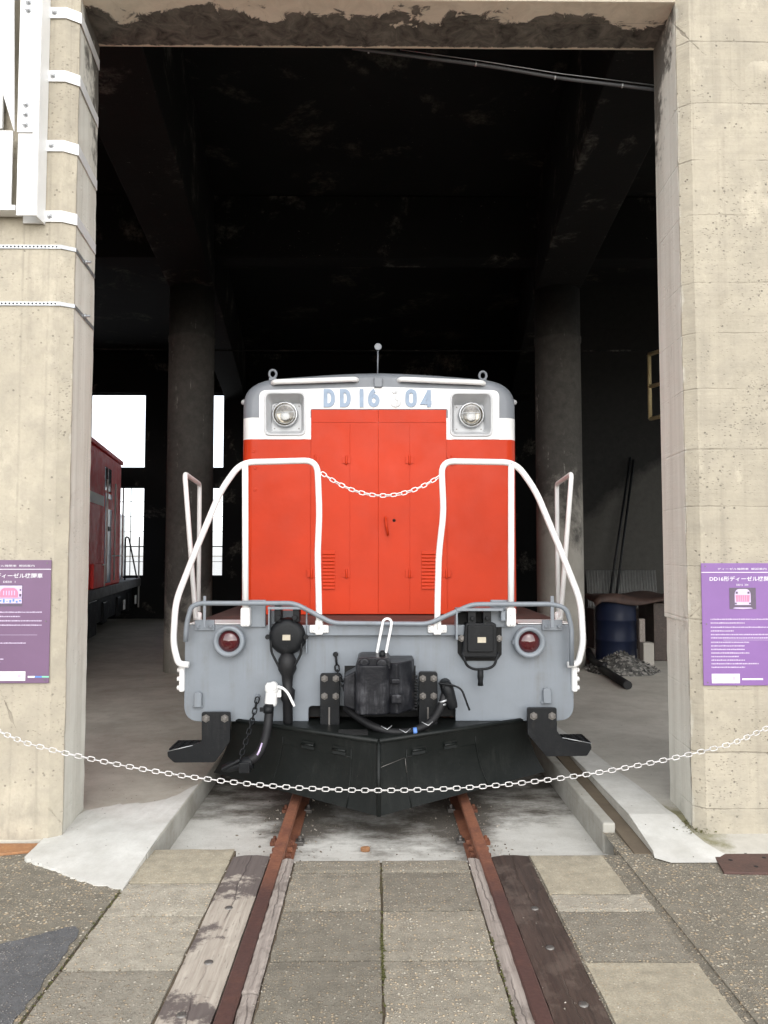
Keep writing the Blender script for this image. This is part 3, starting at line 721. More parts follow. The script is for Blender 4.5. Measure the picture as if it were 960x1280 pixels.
for i in range(120): tuft(.458 + rg.gauss(.004, .003), rg.uniform(2.75, 3.4), -.005, rg.uniform(.003, .007))
for i in range(160): tuft(1.80 + rg.gauss(0, .05), rg.uniform(4.38, 4.62), .06 + rg.uniform(-.012, .01), rg.uniform(.004, .009))
M = Mat('moss_green'); tag(ms.build('moss', M.fin(M.mix(M.noise(M.pos(), 9, 3), (.045, .055, .012), (.13, .12, .04)), .9), None), 'thin moss and dirt growing in the paving seams', 'moss', kind='stuff')
gt = MB()
def pebble(x, y, z, s):
    d = [Vector((rg.uniform(-1, 1), rg.uniform(-1, 1), rg.uniform(-.6, .6))).normalized() * s * rg.uniform(.6, 1.2) for _ in range(3)]
    p = Vector((x, y, z)); gt.add([p + d[0], p - d[0], p + d[1], p - d[1], p + d[2], p - d[2]], [(0, 2, 4), (2, 1, 4), (1, 3, 4), (3, 0, 4), (2, 0, 5), (1, 2, 5), (3, 1, 5), (0, 3, 5)])
for i in range(420):
    sx = rg.choice((-1, 1)); pebble(sx * .56 + rg.gauss(0, .13), rg.uniform(4.25, 5.6), -.117, rg.uniform(.003, .010))
for i in range(260): pebble(rg.uniform(-1.2, 1.25), 4.22 + abs(rg.gauss(0, .25)), -.118, rg.uniform(.002, .006))
for i in range(220): pebble(rg.uniform(-1.6, 2.4), rg.uniform(2.7, 4.0), .001, rg.uniform(.0015, .004))
for i in range(160): pebble(rg.choice((-1.258, -.797, -.458, .46, .797)) + rg.gauss(0, .006), rg.uniform(2.7, 4.2), -.002, rg.uniform(.002, .005))
M = Mat('grit_stone'); vc = M.voro(M.pos(), 40, out='Color'); tag(gt.build('grit', M.fin(M.ramp(M.sep(vc)[0], [(0, (.07, .055, .04)), (.5, (.22, .19, .15)), (1, (.5, .46, .4))]), .85), None), 'loose grit scattered on the track bed and paving', 'grit', kind='stuff')
# steel plates at the pillar feet
pl = MB(); P = [gd(885, 1059), gd(905, 1093), gd(1010, 1095), gd(1010, 1059)]
pl.prism_z([tuple(q.xy) for q in P], 0.0, 0.012)
t = thing('cover_plate', (P[0].x + .2, P[0].y - .1, 0), 'dark rusty steel cover plate with holes at the foot of the right pillar', 'steel plate')
pl.build('plate', MT['plate'], t, 0.002)
for a_, b_ in ((913, 1075), (931, 1066), (945, 1083), (955, 1072)):
    m = MB(); q = gd(a_, b_, .0125); m.lathe(q, (0, 0, 1), [(0, .011), (.0006, .011)], 10); m.build('hole', MT['void'], t)
pl = MB(); P = [(-3.2, 4.385), (-1.89, 4.385), (-1.865, 4.34), (-1.90, 4.275), (-2.05, 4.235), (-3.2, 4.235)]
pl.prism_z(P, 0.0, 0.014); tag(pl.build('sill_plate', MT['orange_rust'], None, .003), 'orange rusted sill plate at the foot of the left pillar', 'steel plate')

# ------------------------------------------------------------------ ENGINE SHED
shed = thing('engine_shed', (0, 10, 0), 'concrete roundhouse engine shed with soot black interior and an open doorway', 'building')
YF, YB = 4.402, 4.90
ZL = 4.95
def pillar(poly, mat, zt=ZL + .05): 
    m = MB(); nz = 60
    n = len(poly)
    # rings with slight wander so the arrises are not ruler straight
    rings = []
    for k in range(nz + 1):
        z = -0.1 + (zt + 0.1) * k / nz
        rings.append([(x + random.uniform(-.0022, .0022), y + random.uniform(-.0022, .0022), z) for x, y in poly])
    vs = [p for r_ in rings for p in r_]
    m.add(vs, [(k * n + i, k * n + (i + 1) % n, (k + 1) * n + (i + 1) % n, (k + 1) * n + i) for k in range(nz) for i in range(n)])
    return m
def dens(poly, step=0.12):
    out = []
    for i in range(len(poly)):
        a_ = Vector(poly[i]); b_ = Vector(poly[(i + 1) % len(poly)]); k = max(1, int((b_ - a_).length / step))
        for j in range(k): out.append(tuple(a_.lerp(b_, j / k)))
    return out
pL = [(-2.95, YF), (-1.858, YF), (-1.795, YF + .043), (-1.847, YB), (-2.95, YB)]
pR = [(1.779, YF + .05), (1.838, YF), (2.95, YF), (2.95, YB), (1.822, YB)]
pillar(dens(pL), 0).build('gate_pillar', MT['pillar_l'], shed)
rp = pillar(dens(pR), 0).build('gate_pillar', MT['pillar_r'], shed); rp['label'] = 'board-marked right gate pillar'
# render coat on the right jamb above knee height, with a broken lower edge
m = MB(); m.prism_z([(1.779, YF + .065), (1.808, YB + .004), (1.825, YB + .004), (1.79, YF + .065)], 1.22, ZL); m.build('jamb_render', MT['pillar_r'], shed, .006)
# cement lump on the right pillar
m = MB(); q = at(945, 95, YF); prof = []
vs = []; 
for j in range(9):
    for i in range(9):
        u = (i - 4) / 4; v = (j - 4) / 4; r2 = u * u + v * v
        h = 0.016 * max(0, 1 - r2) ** .7 * (1 + .3 * math.sin(3 * u + 2 * v))
        vs.append((q.x + .02 + u * .10, YF + .004 - h, q.z + v * .10))
m.add(vs, [(j * 9 + i, j * 9 + i + 1, (j + 1) * 9 + i + 1, (j + 1) * 9 + i) for j in range(8) for i in range(8)], 0, True); m.build('cement_patch', MT['pillar_l'], shed)
# next pillars along the front, out of view but shading the place
for x0, x1 in ((-8.2, -7.0), (7.0, 8.2)):
    MB().box(x0, x1, YF, YB, -.1, ZL).build('gate_pillar', MT['pillar_l'], shed)
# lintel over all doorways
m = MB(); m.prism_x([(YF, 6.6), (YF, ZL + .06), (YF + .055, ZL), (YB, ZL), (YB, 6.6)], -13, 13); m.build('lintel', MT['lintel'], shed)
# closed gates further along the front
m = MB(); m.box(8.2, 13, YF + .2, YF + .4, 0, ZL); m.build('gate_leaf', MT['sootwall'], shed)
m = MB(); m.box(-13, -8.2, YF + .2, YF + .4, 0, ZL); m.build('gate_leaf', MT['sootwall'], shed)
m = MB(); m.box(-13, 13, YB, 19.6, 6.6, 6.8); m.box(-13, 13, YF, YB, 6.602, 6.8); m.build('ceiling', MT['soot'], shed)
# conduit strung across the shed
m = MB(); m.tube([(-7, 12.0, 4.86), (-2, 12.0, 4.82), (3, 12.0, 4.83), (7, 12.0, 4.86)], .012, 6); m.build('conduit', MT['beam'], shed)
# columns and the fanning beams
def column(px0, px1, Y):
    xa = at(px0, 842, Y).x; xb = at(px1, 842, Y).x; cx = (xa + xb) / 2; r = (xb - xa) / 2
    m = MB(); prof = [(0, r * 1.02), (0.9, r * 1.0), (4.55, r * .98), (4.56, r * 1.015), (4.63, r * 1.015), (4.64, r * .98), (5.31, r * .98)]
    m.lathe((cx, Y + r, 0), (0, 0, 1), prof, 32, 0, .5)
    m.build('column', MT['column'], shed); return cx, Y + r
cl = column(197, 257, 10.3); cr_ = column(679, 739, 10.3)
def beam(p0, p1, wd, z0, z1):
    d = (Vector(p1) - Vector(p0)).normalized(); nn = Vector((-d.y, d.x)) * wd / 2
    a_ = Vector(p0); b_ = Vector(p1); m = MB()
    m.prism_z([tuple(a_ + nn), tuple(b_ + nn), tuple(b_ - nn), tuple(a_ - nn)], z0, z1); m.build('ceiling_beam', MT['beam'], shed, .015)
beam((1.98, YB + .005), (cr_[0], cr_[1]), .62, 5.3, 6.59); beam((-1.98, YB + .005), (cl[0], cl[1]), .62, 5.3, 6.59)
beam((cr_[0], cr_[1] + .32), (3.6, 19.3), .5, 5.45, 6.59); beam((cl[0], cl[1] + .32), (-3.55, 19.3), .5, 5.45, 6.59)
m = MB(); m.box(-13, 13, 10.42, 10.78, 5.7, 6.58); m.build('ceiling_beam', MT['beam'], shed, .015)
# back wall with tall steel windows
YW = 19.0
wins = []
for x0, x1 in ((-10.7, -9.2), (-8.95, -7.45), (-7.2, -5.75), (-4.93, -3.8)):
    for z0, z1 in ((1.05, 3.28), (3.73, 5.62)): wins.append((x0, x1, z0, z1))
m = MB(); xs = sorted({-13.0, 13.0} | {w_[0] for w_ in wins} | {w_[1] for w_ in wins}); zs = [0, 1.05, 3.28, 3.73, 5.62, 6.6]
for i in range(len(xs) - 1):
    for j in range(len(zs) - 1):
        if any(abs(w_[0] - xs[i]) < 1e-6 and abs(w_[2] - zs[j]) < 1e-6 for w_ in wins): continue
        m.box(xs[i], xs[i + 1], YW, YW + .35, zs[j], zs[j + 1])
m.build('back_wall', MT['sootwall'], shed)
for x0, x1, z0, z1 in wins:
    m = MB(); f_ = .035
    m.box(x0, x1, YW + .10, YW + .15, z0, z0 + f_); m.box(x0, x1, YW + .10, YW + .15, z1 - f_, z1)
    m.box(x0, x0 + f_, YW + .10, YW + .15, z0 + f_, z1 - f_); m.box(x1 - f_, x1, YW + .10, YW + .15, z0 + f_, z1 - f_)
    if z0 < 2:
        for k in range(1, 4): 
            x = x0 + (x1 - x0) * k / 4; m.box(x - .006, x + .006, YW + .11, YW + .14, z0 + f_, z1 - f_)
        for k in range(1, 6):
            z = z0 + (z1 - z0) * k / 6; t_ = .006 if k != 2 else .014; m.box(x0 + f_, x1 - f_, YW + .105, YW + .145, z - t_, z + t_)
    fo = m.build('window', MT['void'], shed)
    m = MB(); m.box(x0 + .01, x1 - .01, YW + .121, YW + .127, z0 + .01, z1 - .01); m.build('pane', MT['glass'], fo)
# side walls
m = MB(); m.box(-13.3, -13, YB, 19.3, 0, 6.6); m.build('side_wall', MT['sootwall'], shed)
# right-hand wall closing the bay beyond the column: plaster, sooty above a slanting line
def m_bay():
    M = Mat('bay_plaster'); p = M.pos(); X, Y, Z = M.sep(p)
    n = M.noise(p, 1.2, 7, .7); n2 = M.noise(p, 9, 5, .7)
    k = M.math('ADD', M.math('SUBTRACT', Z, M.math('ADD', 2.55, M.math('MULTIPLY', M.math('SUBTRACT', X, 4.3), 0.75))), M.math('MULTIPLY', M.math('SUBTRACT', n, .5), .9))
    col = M.mix(M.ramp(k, [(0, 0), (.25, 1)]), M.mix(n2, (.045, .044, .04), (.085, .083, .075)), M.mix(n2, (.012, .012, .012), (.03, .03, .028)))
    M.bump(n2, .4, .01)
    return M.fin(col, .9, 0, .2)
MT['bay'] = m_bay()
m = MB(); m.box(3.05, 13, 14.0, 14.25, 0, 6.6); m.build('bay_wall', MT['bay'], shed)
# yellow side window frame standing open behind the right jamb
yf = MB()
A = at(806, 0, 10.2).x
ym = m_plain('yellow_frame_paint', (.42, .34, .18), .6)
zt, zb = at(808, 441, 10.2).z, at(808, 522, 10.2).z; zm = (zt + zb) / 2
def bar(mb, p, q, r_): mb.tube([p, q], r_, 4)
p1 = (A, 10.3, zb); p2 = (A, 10.3, zt); p3 = (A + .30, 9.6, zt); p4 = (A + .30, 9.6, zb)
for u, v in ((p1, p2), (p2, p3), (p3, p4), (p4, p1), ((A, 10.3, zm), (A + .30, 9.6, zm))): bar(yf, u, v, .03)
bar(yf, p4, (A + .30, 9.6, 0.0), .03); bar(yf, (A + .32, 9.55, 0), (A + .32, 9.55, zt), .03)
tag(yf.build('window_frame', ym, None), 'yellowish open window frame high behind the right gate pillar', 'window frame')

# ------------------------------------------------------------------ PILLAR FITTINGS
fs_ = thing('steel_post', (-2.06, 4.2, 3.5), 'white steel post and brace plates clamped to the left pillar by four white straps', 'steel frame')
q0 = at(21, 270, 4.29); q1 = at(44, 0, 4.29)
m = MB(); zb = q0.z; zt_ = 5.6
m.box(q0.x, q0.x + .115, 4.28, 4.29, zb, zt_); m.box(q0.x + .105, q0.x + .115, 4.291, 4.40, zb - .003, zt_); m.box(q0.x - .01, q0.x + .104, 4.385, 4.398, zb, zt_)
m.build('post', MT['white'], fs_, .002)
m = MB(); zc = at(30, 165, 4.27).z; m.box(q0.x - .002, q0.x + .085, 4.269, 4.279, zc, zt_); m.build('splice_plate', MT['white'], fs_, .002)
for py in (13, 3, 131, 143, 156):
    m = MB(); z = at(30, py, 4.269).z; m.bolt((q0.x + .045, 4.269, z), (0, -1, 0), .012, .016); m.build('bolt', MT['galv'], fs_)
m = MB(); pts = xz([(-60, -60), (17, -60), (17, 163), (0, 105), (-60, -90)], 4.25); m.prism_y(pts, 4.25, 4.265); m.build('brace_plate', MT['white'], fs_, .002)
m = MB(); m.pxbox(-70, 16, 163, 256, 4.31, .012); m.build('side_panel', MT['white'], fs_, .002)
m = MB(); m.pxbox(-70, 19, 256, 262, 4.296, .09); m.build('bottom_flange', MT['white'], fs_, .002)
m = MB(); m.pxbox(-70, 8, -40, 160, 4.34, .02); m.build('web_plate', MT['white'], fs_, .002)
def strap_path(off=0.004):
    return [(-2.0, YF - off), (-1.858 + off * .3, YF - off), (-1.795 + off, YF + .041 - off * .3), (-1.847 + off, YB - .015)]
def strap(z, hw, th, name, mat, parent, off=0.005):
    m = MB(); a_ = strap_path(off); b_ = strap_path(off + th); n = len(a_)
    if name != 'strap': a_[0] = (-2.9, a_[0][1]); b_[0] = (-2.9, b_[0][1])
    vs = [(x, y, z - hw) for x, y in a_] + [(x, y, z + hw) for x, y in a_] + [(x, y, z - hw) for x, y in b_] + [(x, y, z + hw) for x, y in b_]
    fs2 = []
    for i in range(n - 1):
        fs2 += [(2 * n + i, 2 * n + i + 1, 3 * n + i + 1, 3 * n + i), (i + 1, i, n + i, n + i + 1), (n + i, 3 * n + i, 3 * n + i + 1, n + i + 1)[::-1], (i, i + 1, 2 * n + i + 1, 2 * n + i)[::-1]]
    fs2 += [(0, 2 * n, 3 * n, n), (n - 1, 2 * n - 1, 4 * n - 1, 3 * n - 1)]
    m.add(vs, fs2); return m.build(name, mat, parent)
for py in (17, 96, 183, 271):
    z = at(60, py, YF).z; s_ = strap(z, .033, .005, 'strap', MT['white'], fs_)
    m = MB(); m.bolt((-1.925, YF - .01, z), (0, -1, 0), .011, .014); m.build('bolt', MT['galv'], s_)
for py, lab in ((309, 'upper thin galvanised perforated band round the left pillar'), (380, 'lower thin galvanised perforated band round the left pillar')):
    z = at(60, py, YF).z
    t = thing('perforated_band', (-1.9, YF, z), lab, 'metal band', 'perforated bands round the left pillar')
    strap(z, .011, .003, 'band', MT['galv'], t)
    m = MB()
    x = -2.3
    while x < -1.88:
        m.lathe((x, YF - .0085, z), (0, -1, 0), [(0, .0055), (.0006, .0055)], 8); x += .022
    m.build('perforation', MT['void'], t)
    m = MB(); m.lathe((-1.818 + .01, 4.64, z + .004), (1, 0, 0), [(0, .014), (.01, .014), (.01, .008), (.035, .008)], 6); m.build('bolt', MT['galv'], t)

# information boards
def m_board(name, c):
    M = Mat(name); p = M.pos(); n = M.noise(p, 3, 5, .6); f = M.noise(p, 40, 3)
    col = M.mix(M.ramp(n, [(.3, 0), (.7, 1)]), tint(c, .93), tint(c, 1.08)); col = M.mix(M.ramp(f, [(.6, 0), (.8, .2)]), col, tint(c, 1.4))
    return M.fin(col, .42, 0, .5)
MT['ink'] = m_plain('printed_white', (.72, .70, .74), .5, var=.03)
MT['inkfaint'] = m_plain('printed_pale', (.50, .42, .55), .5, var=.08)
MT['pink'] = m_plain('printed_pink', (.72, .19, .30), .5, var=.1)
MT['lilac'] = m_plain('printed_lilac', (.55, .45, .66), .5, var=.1)
MT['dark_print'] = m_plain('printed_dark', (.10, .075, .11), .5)
MT['blue_print'] = m_plain('printed_blue', (.10, .22, .55), .5); MT['green_print'] = m_plain('printed_green', (.22, .55, .40), .5)
def board(px_edge, side, py0, py1, col, lab, title, sub, header):
    Y = YF - .012
    e = at(px_edge, (py0 + py1) / 2, Y).x; zt = at(px_edge, py0, Y).z; zb = at(px_edge, py1, Y).z; W = .468
    x0, x1 = (e, e + W) if side > 0 else (e - W, e); cx = (x0 + x1) / 2; H_ = zt - zb
    t = thing('information_board', (cx, Y, zb), lab, 'sign', 'purple information boards on the gate pillars')
    m = MB(); m.box(x0, x1, Y, Y + .006, zb, zt); bo = m.build('panel', m_board('board_purple', col), t, .0015)
    m = MB()
    text_mb(m, header, H_ * .017, cx, zt - H_ * .047, Y, 0, W * .60)
    m.box(x0, x1, Y - .0014, Y - .0002, zt - H_ * .078, zt - H_ * .073)
    text_mb(m, title, H_ * .040, cx, zt - H_ * .128, Y, 0, W * .80, bold=.008)
    text_mb(m, sub, H_ * .015, cx, zt - H_ * .178, Y, 0, W * .145)
    m.build('lettering', MT['ink'], t)
    # printed photo of the locomotive
    pw, ph = .152, .122; pz = zt - H_ * .290
    m = MB(); m.box(cx - pw / 2, cx + pw / 2, Y - .0012, Y, pz - ph / 2, pz + ph / 2); 
    def el(mi, a_, b_, c_, d_, yy): m.box(cx + a_ * pw, cx + b_ * pw, Y - yy, Y - .0011, pz + c_ * ph, pz + d_ * ph, mi)
    def pg(mi, pts, yy): m.prism_y(round_poly([(cx + a_ * pw, pz + b_ * ph, *r_) for a_, b_, *r_ in pts], 4), Y - yy, Y - .0011, mi)
    if side > 0:
        pg(1, [(-.30, -.30), (.30, -.30), (.30, .28, .02), (.2, .44, .02), (-.2, .44, .02), (-.30, .28, .02)], .0016); pg(2, [(-.25, -.16), (.25, -.16), (.27, .16), (-.27, .16)], .0020)
        for q_ in (-.22, .22): el(3, q_ - .04, q_ + .04, .22, .32, .0020); el(3, q_ * 1.2 - .035, q_ * 1.2 + .035, -.27, -.19, .0020)
        for q_ in range(5): el(1, -.18 + q_ * .08, -.17 + q_ * .08, -.15, .14, .0023)
        pg(3, [(-.34, -.40), (.34, -.40), (.28, -.31), (-.28, -.31)], .0016); pg(1, [(-.38, -.46), (0, -.49), (.38, -.46), (.30, -.42), (-.30, -.42)], .0018)
    else:
        el(1, -.48, .48, -.10, .46, .0016); pg(2, [(-.34, -.08), (.34, -.08), (.34, .2, .02), (.22, .36, .025), (-.22, .36, .025), (-.34, .2, .02)], .0022)
        for q_ in (-.42, .42): el(3, q_ - .04, q_ + .04, -.05, .08, .0022); el(3, q_ - .03, q_ + .03, .22, .30, .0022)
        for q_ in range(5): el(1, -.21 + q_ * .1, -.18 + q_ * .1, .02, .22, .0025)
        el(1, -.48, .48, -.36, -.13, .0016)
        for q_ in range(8): el(4, -.46 + q_ * .12, -.39 + q_ * .12, -.33 + (q_ % 2) * .05, -.24 + (q_ % 3) * .04, .0022)
    m.build('photo_print', [MT['dark_print'], MT['lilac'], MT['pink'], MT['dark_print'], MT['blue_print']], t)
    # small print: unreadable at this size, kept as broken lines
    m = MB(); rnd_ = random.Random(3 if side > 0 else 5)
    lines = [(.46, .86), (.49, .45), (.525, .86), (.555, .30), (.585, .86), (.612, .86)] if side > 0 else [(.425, .86), (.46, .58), (.495, .86), (.53, .86)]
    spec = [(.648 + .029 * i, rnd_.choice([.28, .5, .36, .62, .44])) for i in range(8)] if side > 0 else [(.645, .22), (.675, .66), (.78, .28), (.805, .38), (.83, .34)]
    for fz, ln in lines + spec:
        x = x0 + W * .10; end = x0 + W * (.10 + ln * .93); z = zt - H_ * fz
        while x < end:
            wd = rnd_.uniform(.004, .012); m.box(x, min(end, x + wd), Y - .001, Y - .0002, z - H_ * .0052, z + H_ * .0052 * rnd_.uniform(.5, 1)); x += wd + rnd_.uniform(.0012, .003)
    zz = zt - H_ * (.63 if side > 0 else .61); m.box(x0 + W * .25, x1 - W * .15, Y - .001, Y - .0002, zz - .0008, zz + .0008)
    m.build('small_print', MT['inkfaint'], t)
    m = MB(); cxl = x0 + W * .10 if side > 0 else x1 - W * .62
    m.box(cxl, cxl + W * .34, Y - .0016, Y - .0002, zb + H_ * .02, zb + H_ * .095)
    m.box(cxl + W * .03, cxl + W * .05, Y - .0022, Y - .0015, zb + H_ * .05, zb + H_ * .07, 1); m.box(cxl + W * .25, cxl + W * .29, Y - .0022, Y - .0015, zb + H_ * .045, zb + H_ * .075, 1)
    m.build('caption_label', [MT['white'], MT['inkfaint']], t)
    m = MB(); a_ = cxl + W * .37
    for k in range(3): m.box(a_ + k * W * .085, a_ + (k + 1) * W * .085 - .001, Y - .0016, Y - .0002, zb + H_ * .045, zb + H_ * .058, k)
    m.build('colour_bar', [MT['white'], MT['blue_print'] if side < 0 else MT['ink'], MT['green_print'] if side < 0 else MT['ink']], t)
    for fx in (.05, .95):
        for fz in (.025, .5, .975):
            m = MB(); m.lathe((x0 + W * fx, Y, zt - H_ * fz), (0, -1, 0), [(0, .0045), (.002, .004)], 8); m.build('screw', MT['bolt'], t)
board(62.5, -1, 700, 854, (.15, .086, .155), 'faded mauve information board with white lettering on the left pillar', 'DE50形ディーゼル機関車', 'DE50  1', 'ディーゼル機関車  解説案内')
board(878, 1, 704, 857, (.20, .098, .285), 'bright purple information board with white lettering on the right pillar', 'DD16形ディーゼル機関車', 'DD16  304', 'ディーゼル機関車  解説案内')

# chains
def chain_mb(path, L, wd, r, seg=6, roll0=0.0):
    """links of inner pitch L laid along a dense path"""
    m = MB(); pts = [Vector(p) for p in path]; cum = [0]
    for i in range(1, len(pts)): cum.append(cum[-1] + (pts[i] - pts[i - 1]).length)
    def pt(s_):
        s_ = max(0, min(cum[-1], s_)); i = 0
        while i < len(cum) - 2 and cum[i + 1] < s_: i += 1
        return pts[i].lerp(pts[i + 1], (s_ - cum[i]) / max(1e-9, cum[i + 1] - cum[i]))
    k = 0; s_ = 0
    while s_ + L * .5 < cum[-1]:
        a_ = pt(s_); b_ = pt(s_ + L); d = (b_ - a_).normalized(); c = (a_ + b_) / 2
        side = d.cross(Vector((0, -1, 0))).normalized(); fwd = side.cross(d).normalized()
        ang = roll0 + (math.pi / 2 if k % 2 else 0) + random.uniform(-.18, .18)
        u = side * math.cos(ang) + fwd * math.sin(ang)
        hl = L / 2 + r * .9 - wd / 2; loop = []
        for q in range(7): t = -math.pi / 2 + math.pi * q / 6; loop.append(c + d * (hl + wd / 2 * math.cos(t)) + u * (wd / 2 * math.sin(t)))
        for q in range(7): t = math.pi / 2 + math.pi * q / 6; loop.append(c + d * (-hl + wd / 2 * math.cos(t)) + u * (wd / 2 * math.sin(t)))
        m.tube(loop, r, seg, True); s_ += L; k += 1
    return m
def sag(p, q, dz, n=60):
    p = Vector(p); q = Vector(q); out = []
    for i in range(n + 1):
        t = i / n; v = p.lerp(q, t); v.z -= dz * 4 * t * (1 - t); out.append(v)
    return out
YC = 4.20
l_, c_, r_ = at(0, 920, YC), at(480, 988, YC), at(960, 917, YC)
# parabola through the three points, carried on to the hooks just outside the frame
def zc_(x):
    x0, x1, x2 = l_.x, c_.x, r_.x
    return l_.z * (x - x1) * (x - x2) / ((x0 - x1) * (x0 - x2)) + c_.z * (x - x0) * (x - x2) / ((x1 - x0) * (x1 - x2)) + r_.z * (x - x0) * (x - x1) / ((x2 - x0) * (x2 - x1))
xe = 2.42; pth = []
for i in range(121):
    x = -xe + 2 * xe * i / 120; y = YC + max(0, (abs(x) - 1.9)) * .36; pth.append((x, y, zc_(x)))
ct = thing('barrier_chain', (0, YC, zc_(0)), 'long white plastic barrier chain sagging across the shed doorway', 'chain')
chain_mb(pth, .0352, .0215, .0027, 6, .35).build('chain', MT['chainwhite'], ct)
for sx in (-1, 1):
    z = zc_(sx * xe); m = MB(); m.tube([(sx * (xe + .0), YF - .02 + .0, z + .012 * math.cos(a_) * 1) if False else (sx * xe + .013 * math.sin(a_), YF - .018, z + .013 * math.cos(a_)) for a_ in [2 * math.pi * i / 10 for i in range(10)]], .004, 6, True)
    m.lathe((sx * xe, YF - .008, z), (0, 1, 0), [(0, .005), (.03, .005)], 6); m.build('eye_bolt', MT['steel'], ct)

# overhead cable under the lintel
ct = thing('overhead_cable', (1, YB + .05, 4.8), 'black overhead cable with ties sagging below the lintel to the right', 'cable')
pp = [at(440, 60, YB + .06)] + [at(a_, b_, YB + .08) for a_, b_ in ((500, 68), (560, 76), (600, 81), (650, 89), (700, 98), (760, 105), (816, 112), (850, 116))]
MB().tube(fillet(pp, .2, 3), .011, 8).build('cable', m_plain('cable_grey', (.075, .075, .08), .5), ct)
MB().tube([at(500, 62, YB + .1), at(600, 76, YB + .1), at(700, 92, YB + .1), at(830, 108, YB + .1)], .003, 5).build('guy_wire', MT['galv'], ct)
for a_, b_ in ((461, 64), (595, 80), (694, 97), (778, 107)):
    q = at(a_, b_, YB + .08); m = MB(); m.lathe(q - Vector((.006, 0, 0)), (1, 0, -.1), [(0, .014), (.01, .014)], 10); m.build('cable_tie', MT['galv'], ct)

# ------------------------------------------------------------------ THE LOCOMOTIVE
LO = thing('locomotive', (0, 8, 0), 'orange-red and grey diesel locomotive with black snowplough, standing in the shed doorway', 'locomotive')
YBm, YH = 5.30, 6.10
# --- hood
zr0 = 1.142
zw0 = at(300, 549, YH).z; zw1 = at(300, 522, YH).z
HW = 1.098; ztop = at(472, 464, YH).z; zsh = at(340, 471, YH).z; xsh = .80; zs0 = at(300, 505, YH).z
prof = [(HW, zr0), (HW, zw0), (HW, zw1), (HW, zs0)]
K = 8
for k in range(1, K + 1):
    t = k / K; p0 = Vector((HW, zs0)); p1 = Vector((HW, zsh - .015)); p2 = Vector((xsh, zsh)); q = p0 * (1 - t) ** 2 + p1 * 2 * t * (1 - t) + p2 * t * t; prof.append((q.x, q.y))
for k in range(1, 6):
    t = k / 5; prof.append((xsh * (1 - t) if k < 5 else 0.0, zsh + (ztop - zsh) * (1 - (1 - t) ** 1.6)))
m = MB(); RF = .085; steps = 7; secs = []
for k in range(steps + 1):
    a_ = math.pi / 2 * k / steps; secs.append((YH + RF * (1 - math.sin(a_)), RF * (1 - math.cos(a_))))
secs = secs[::-1]     # front (largest inset) first
secs = [(YH, RF)] + [(YH + RF * (1 - math.cos(math.pi / 2 * k / steps)), RF * (1 - math.sin(math.pi / 2 * k / steps))) for k in range(1, steps + 1)] + [(10.6, 0)]
cxp = []
n = len(prof)
def sect(y, ins):
    out = []
    for i, (x, z) in enumerate(prof):
        xx = x * (1 - ins / HW); zz = z if z <= zs0 else z - ins * min(1, (z - zs0) / (zsh - zs0)) * 0.75
        out.append((xx, y, zz))
    return out
full = []
for y, ins in secs:
    r1 = sect(y, ins); l1 = [(-x, y_, z) for x, y_, z in r1[:-1]]
    full.append(r1 + l1[::-1])       # right bottom -> apex -> left bottom
c = len(full[0]); vs = [p for r1 in full for p in r1]
def mid_mat(i):
    j = i if i < n - 1 else c - 2 - i
    return 0 if j == 0 else (1 if j == 1 else 2)
for s_ in range(len(secs) - 1):
    for i in range(c - 1):
        m.add([vs[s_ * c + i], vs[s_ * c + i + 1], vs[(s_ + 1) * c + i + 1], vs[(s_ + 1) * c + i]], [(0, 3, 2, 1)][::1], mid_mat(i), True)
for i in range(n - 1):        # front cap in horizontal strips
    a0, a1 = full[0][i], full[0][i + 1]; b0, b1 = full[0][c - 1 - i], full[0][c - 2 - i]
    fcs = [a0, a1, b1, b0] if i < n - 2 else [a0, a1, b0]
    m.add(fcs, [tuple(range(len(fcs)))], 0 if i == 0 else (1 if i == 1 else 2), False)
    a0, a1 = full[-1][i], full[-1][i + 1]; b0, b1 = full[-1][c - 1 - i], full[-1][c - 2 - i]
    fcs = [a0, a1, b1, b0] if i < n - 2 else [a0, a1, b0]
    m.add(fcs, [tuple(range(len(fcs)))[::-1]], 0 if i == 0 else (1 if i == 1 else 2), False)
a0 = [full[0][0], full[-1][0], full[-1][c - 1], full[0][c - 1]]; m.add(a0, [(0, 1, 2, 3)])
bmw = bmesh.new()
hood = m.build('hood', [MT['red'], MT['white'], MT['roofgrey']], LO)
bmw.from_mesh(hood.data); bmesh.ops.remove_doubles(bmw, verts=bmw.verts, dist=.0005); bmesh.ops.recalc_face_normals(bmw, faces=bmw.faces); bmw.to_mesh(hood.data); bmw.free()
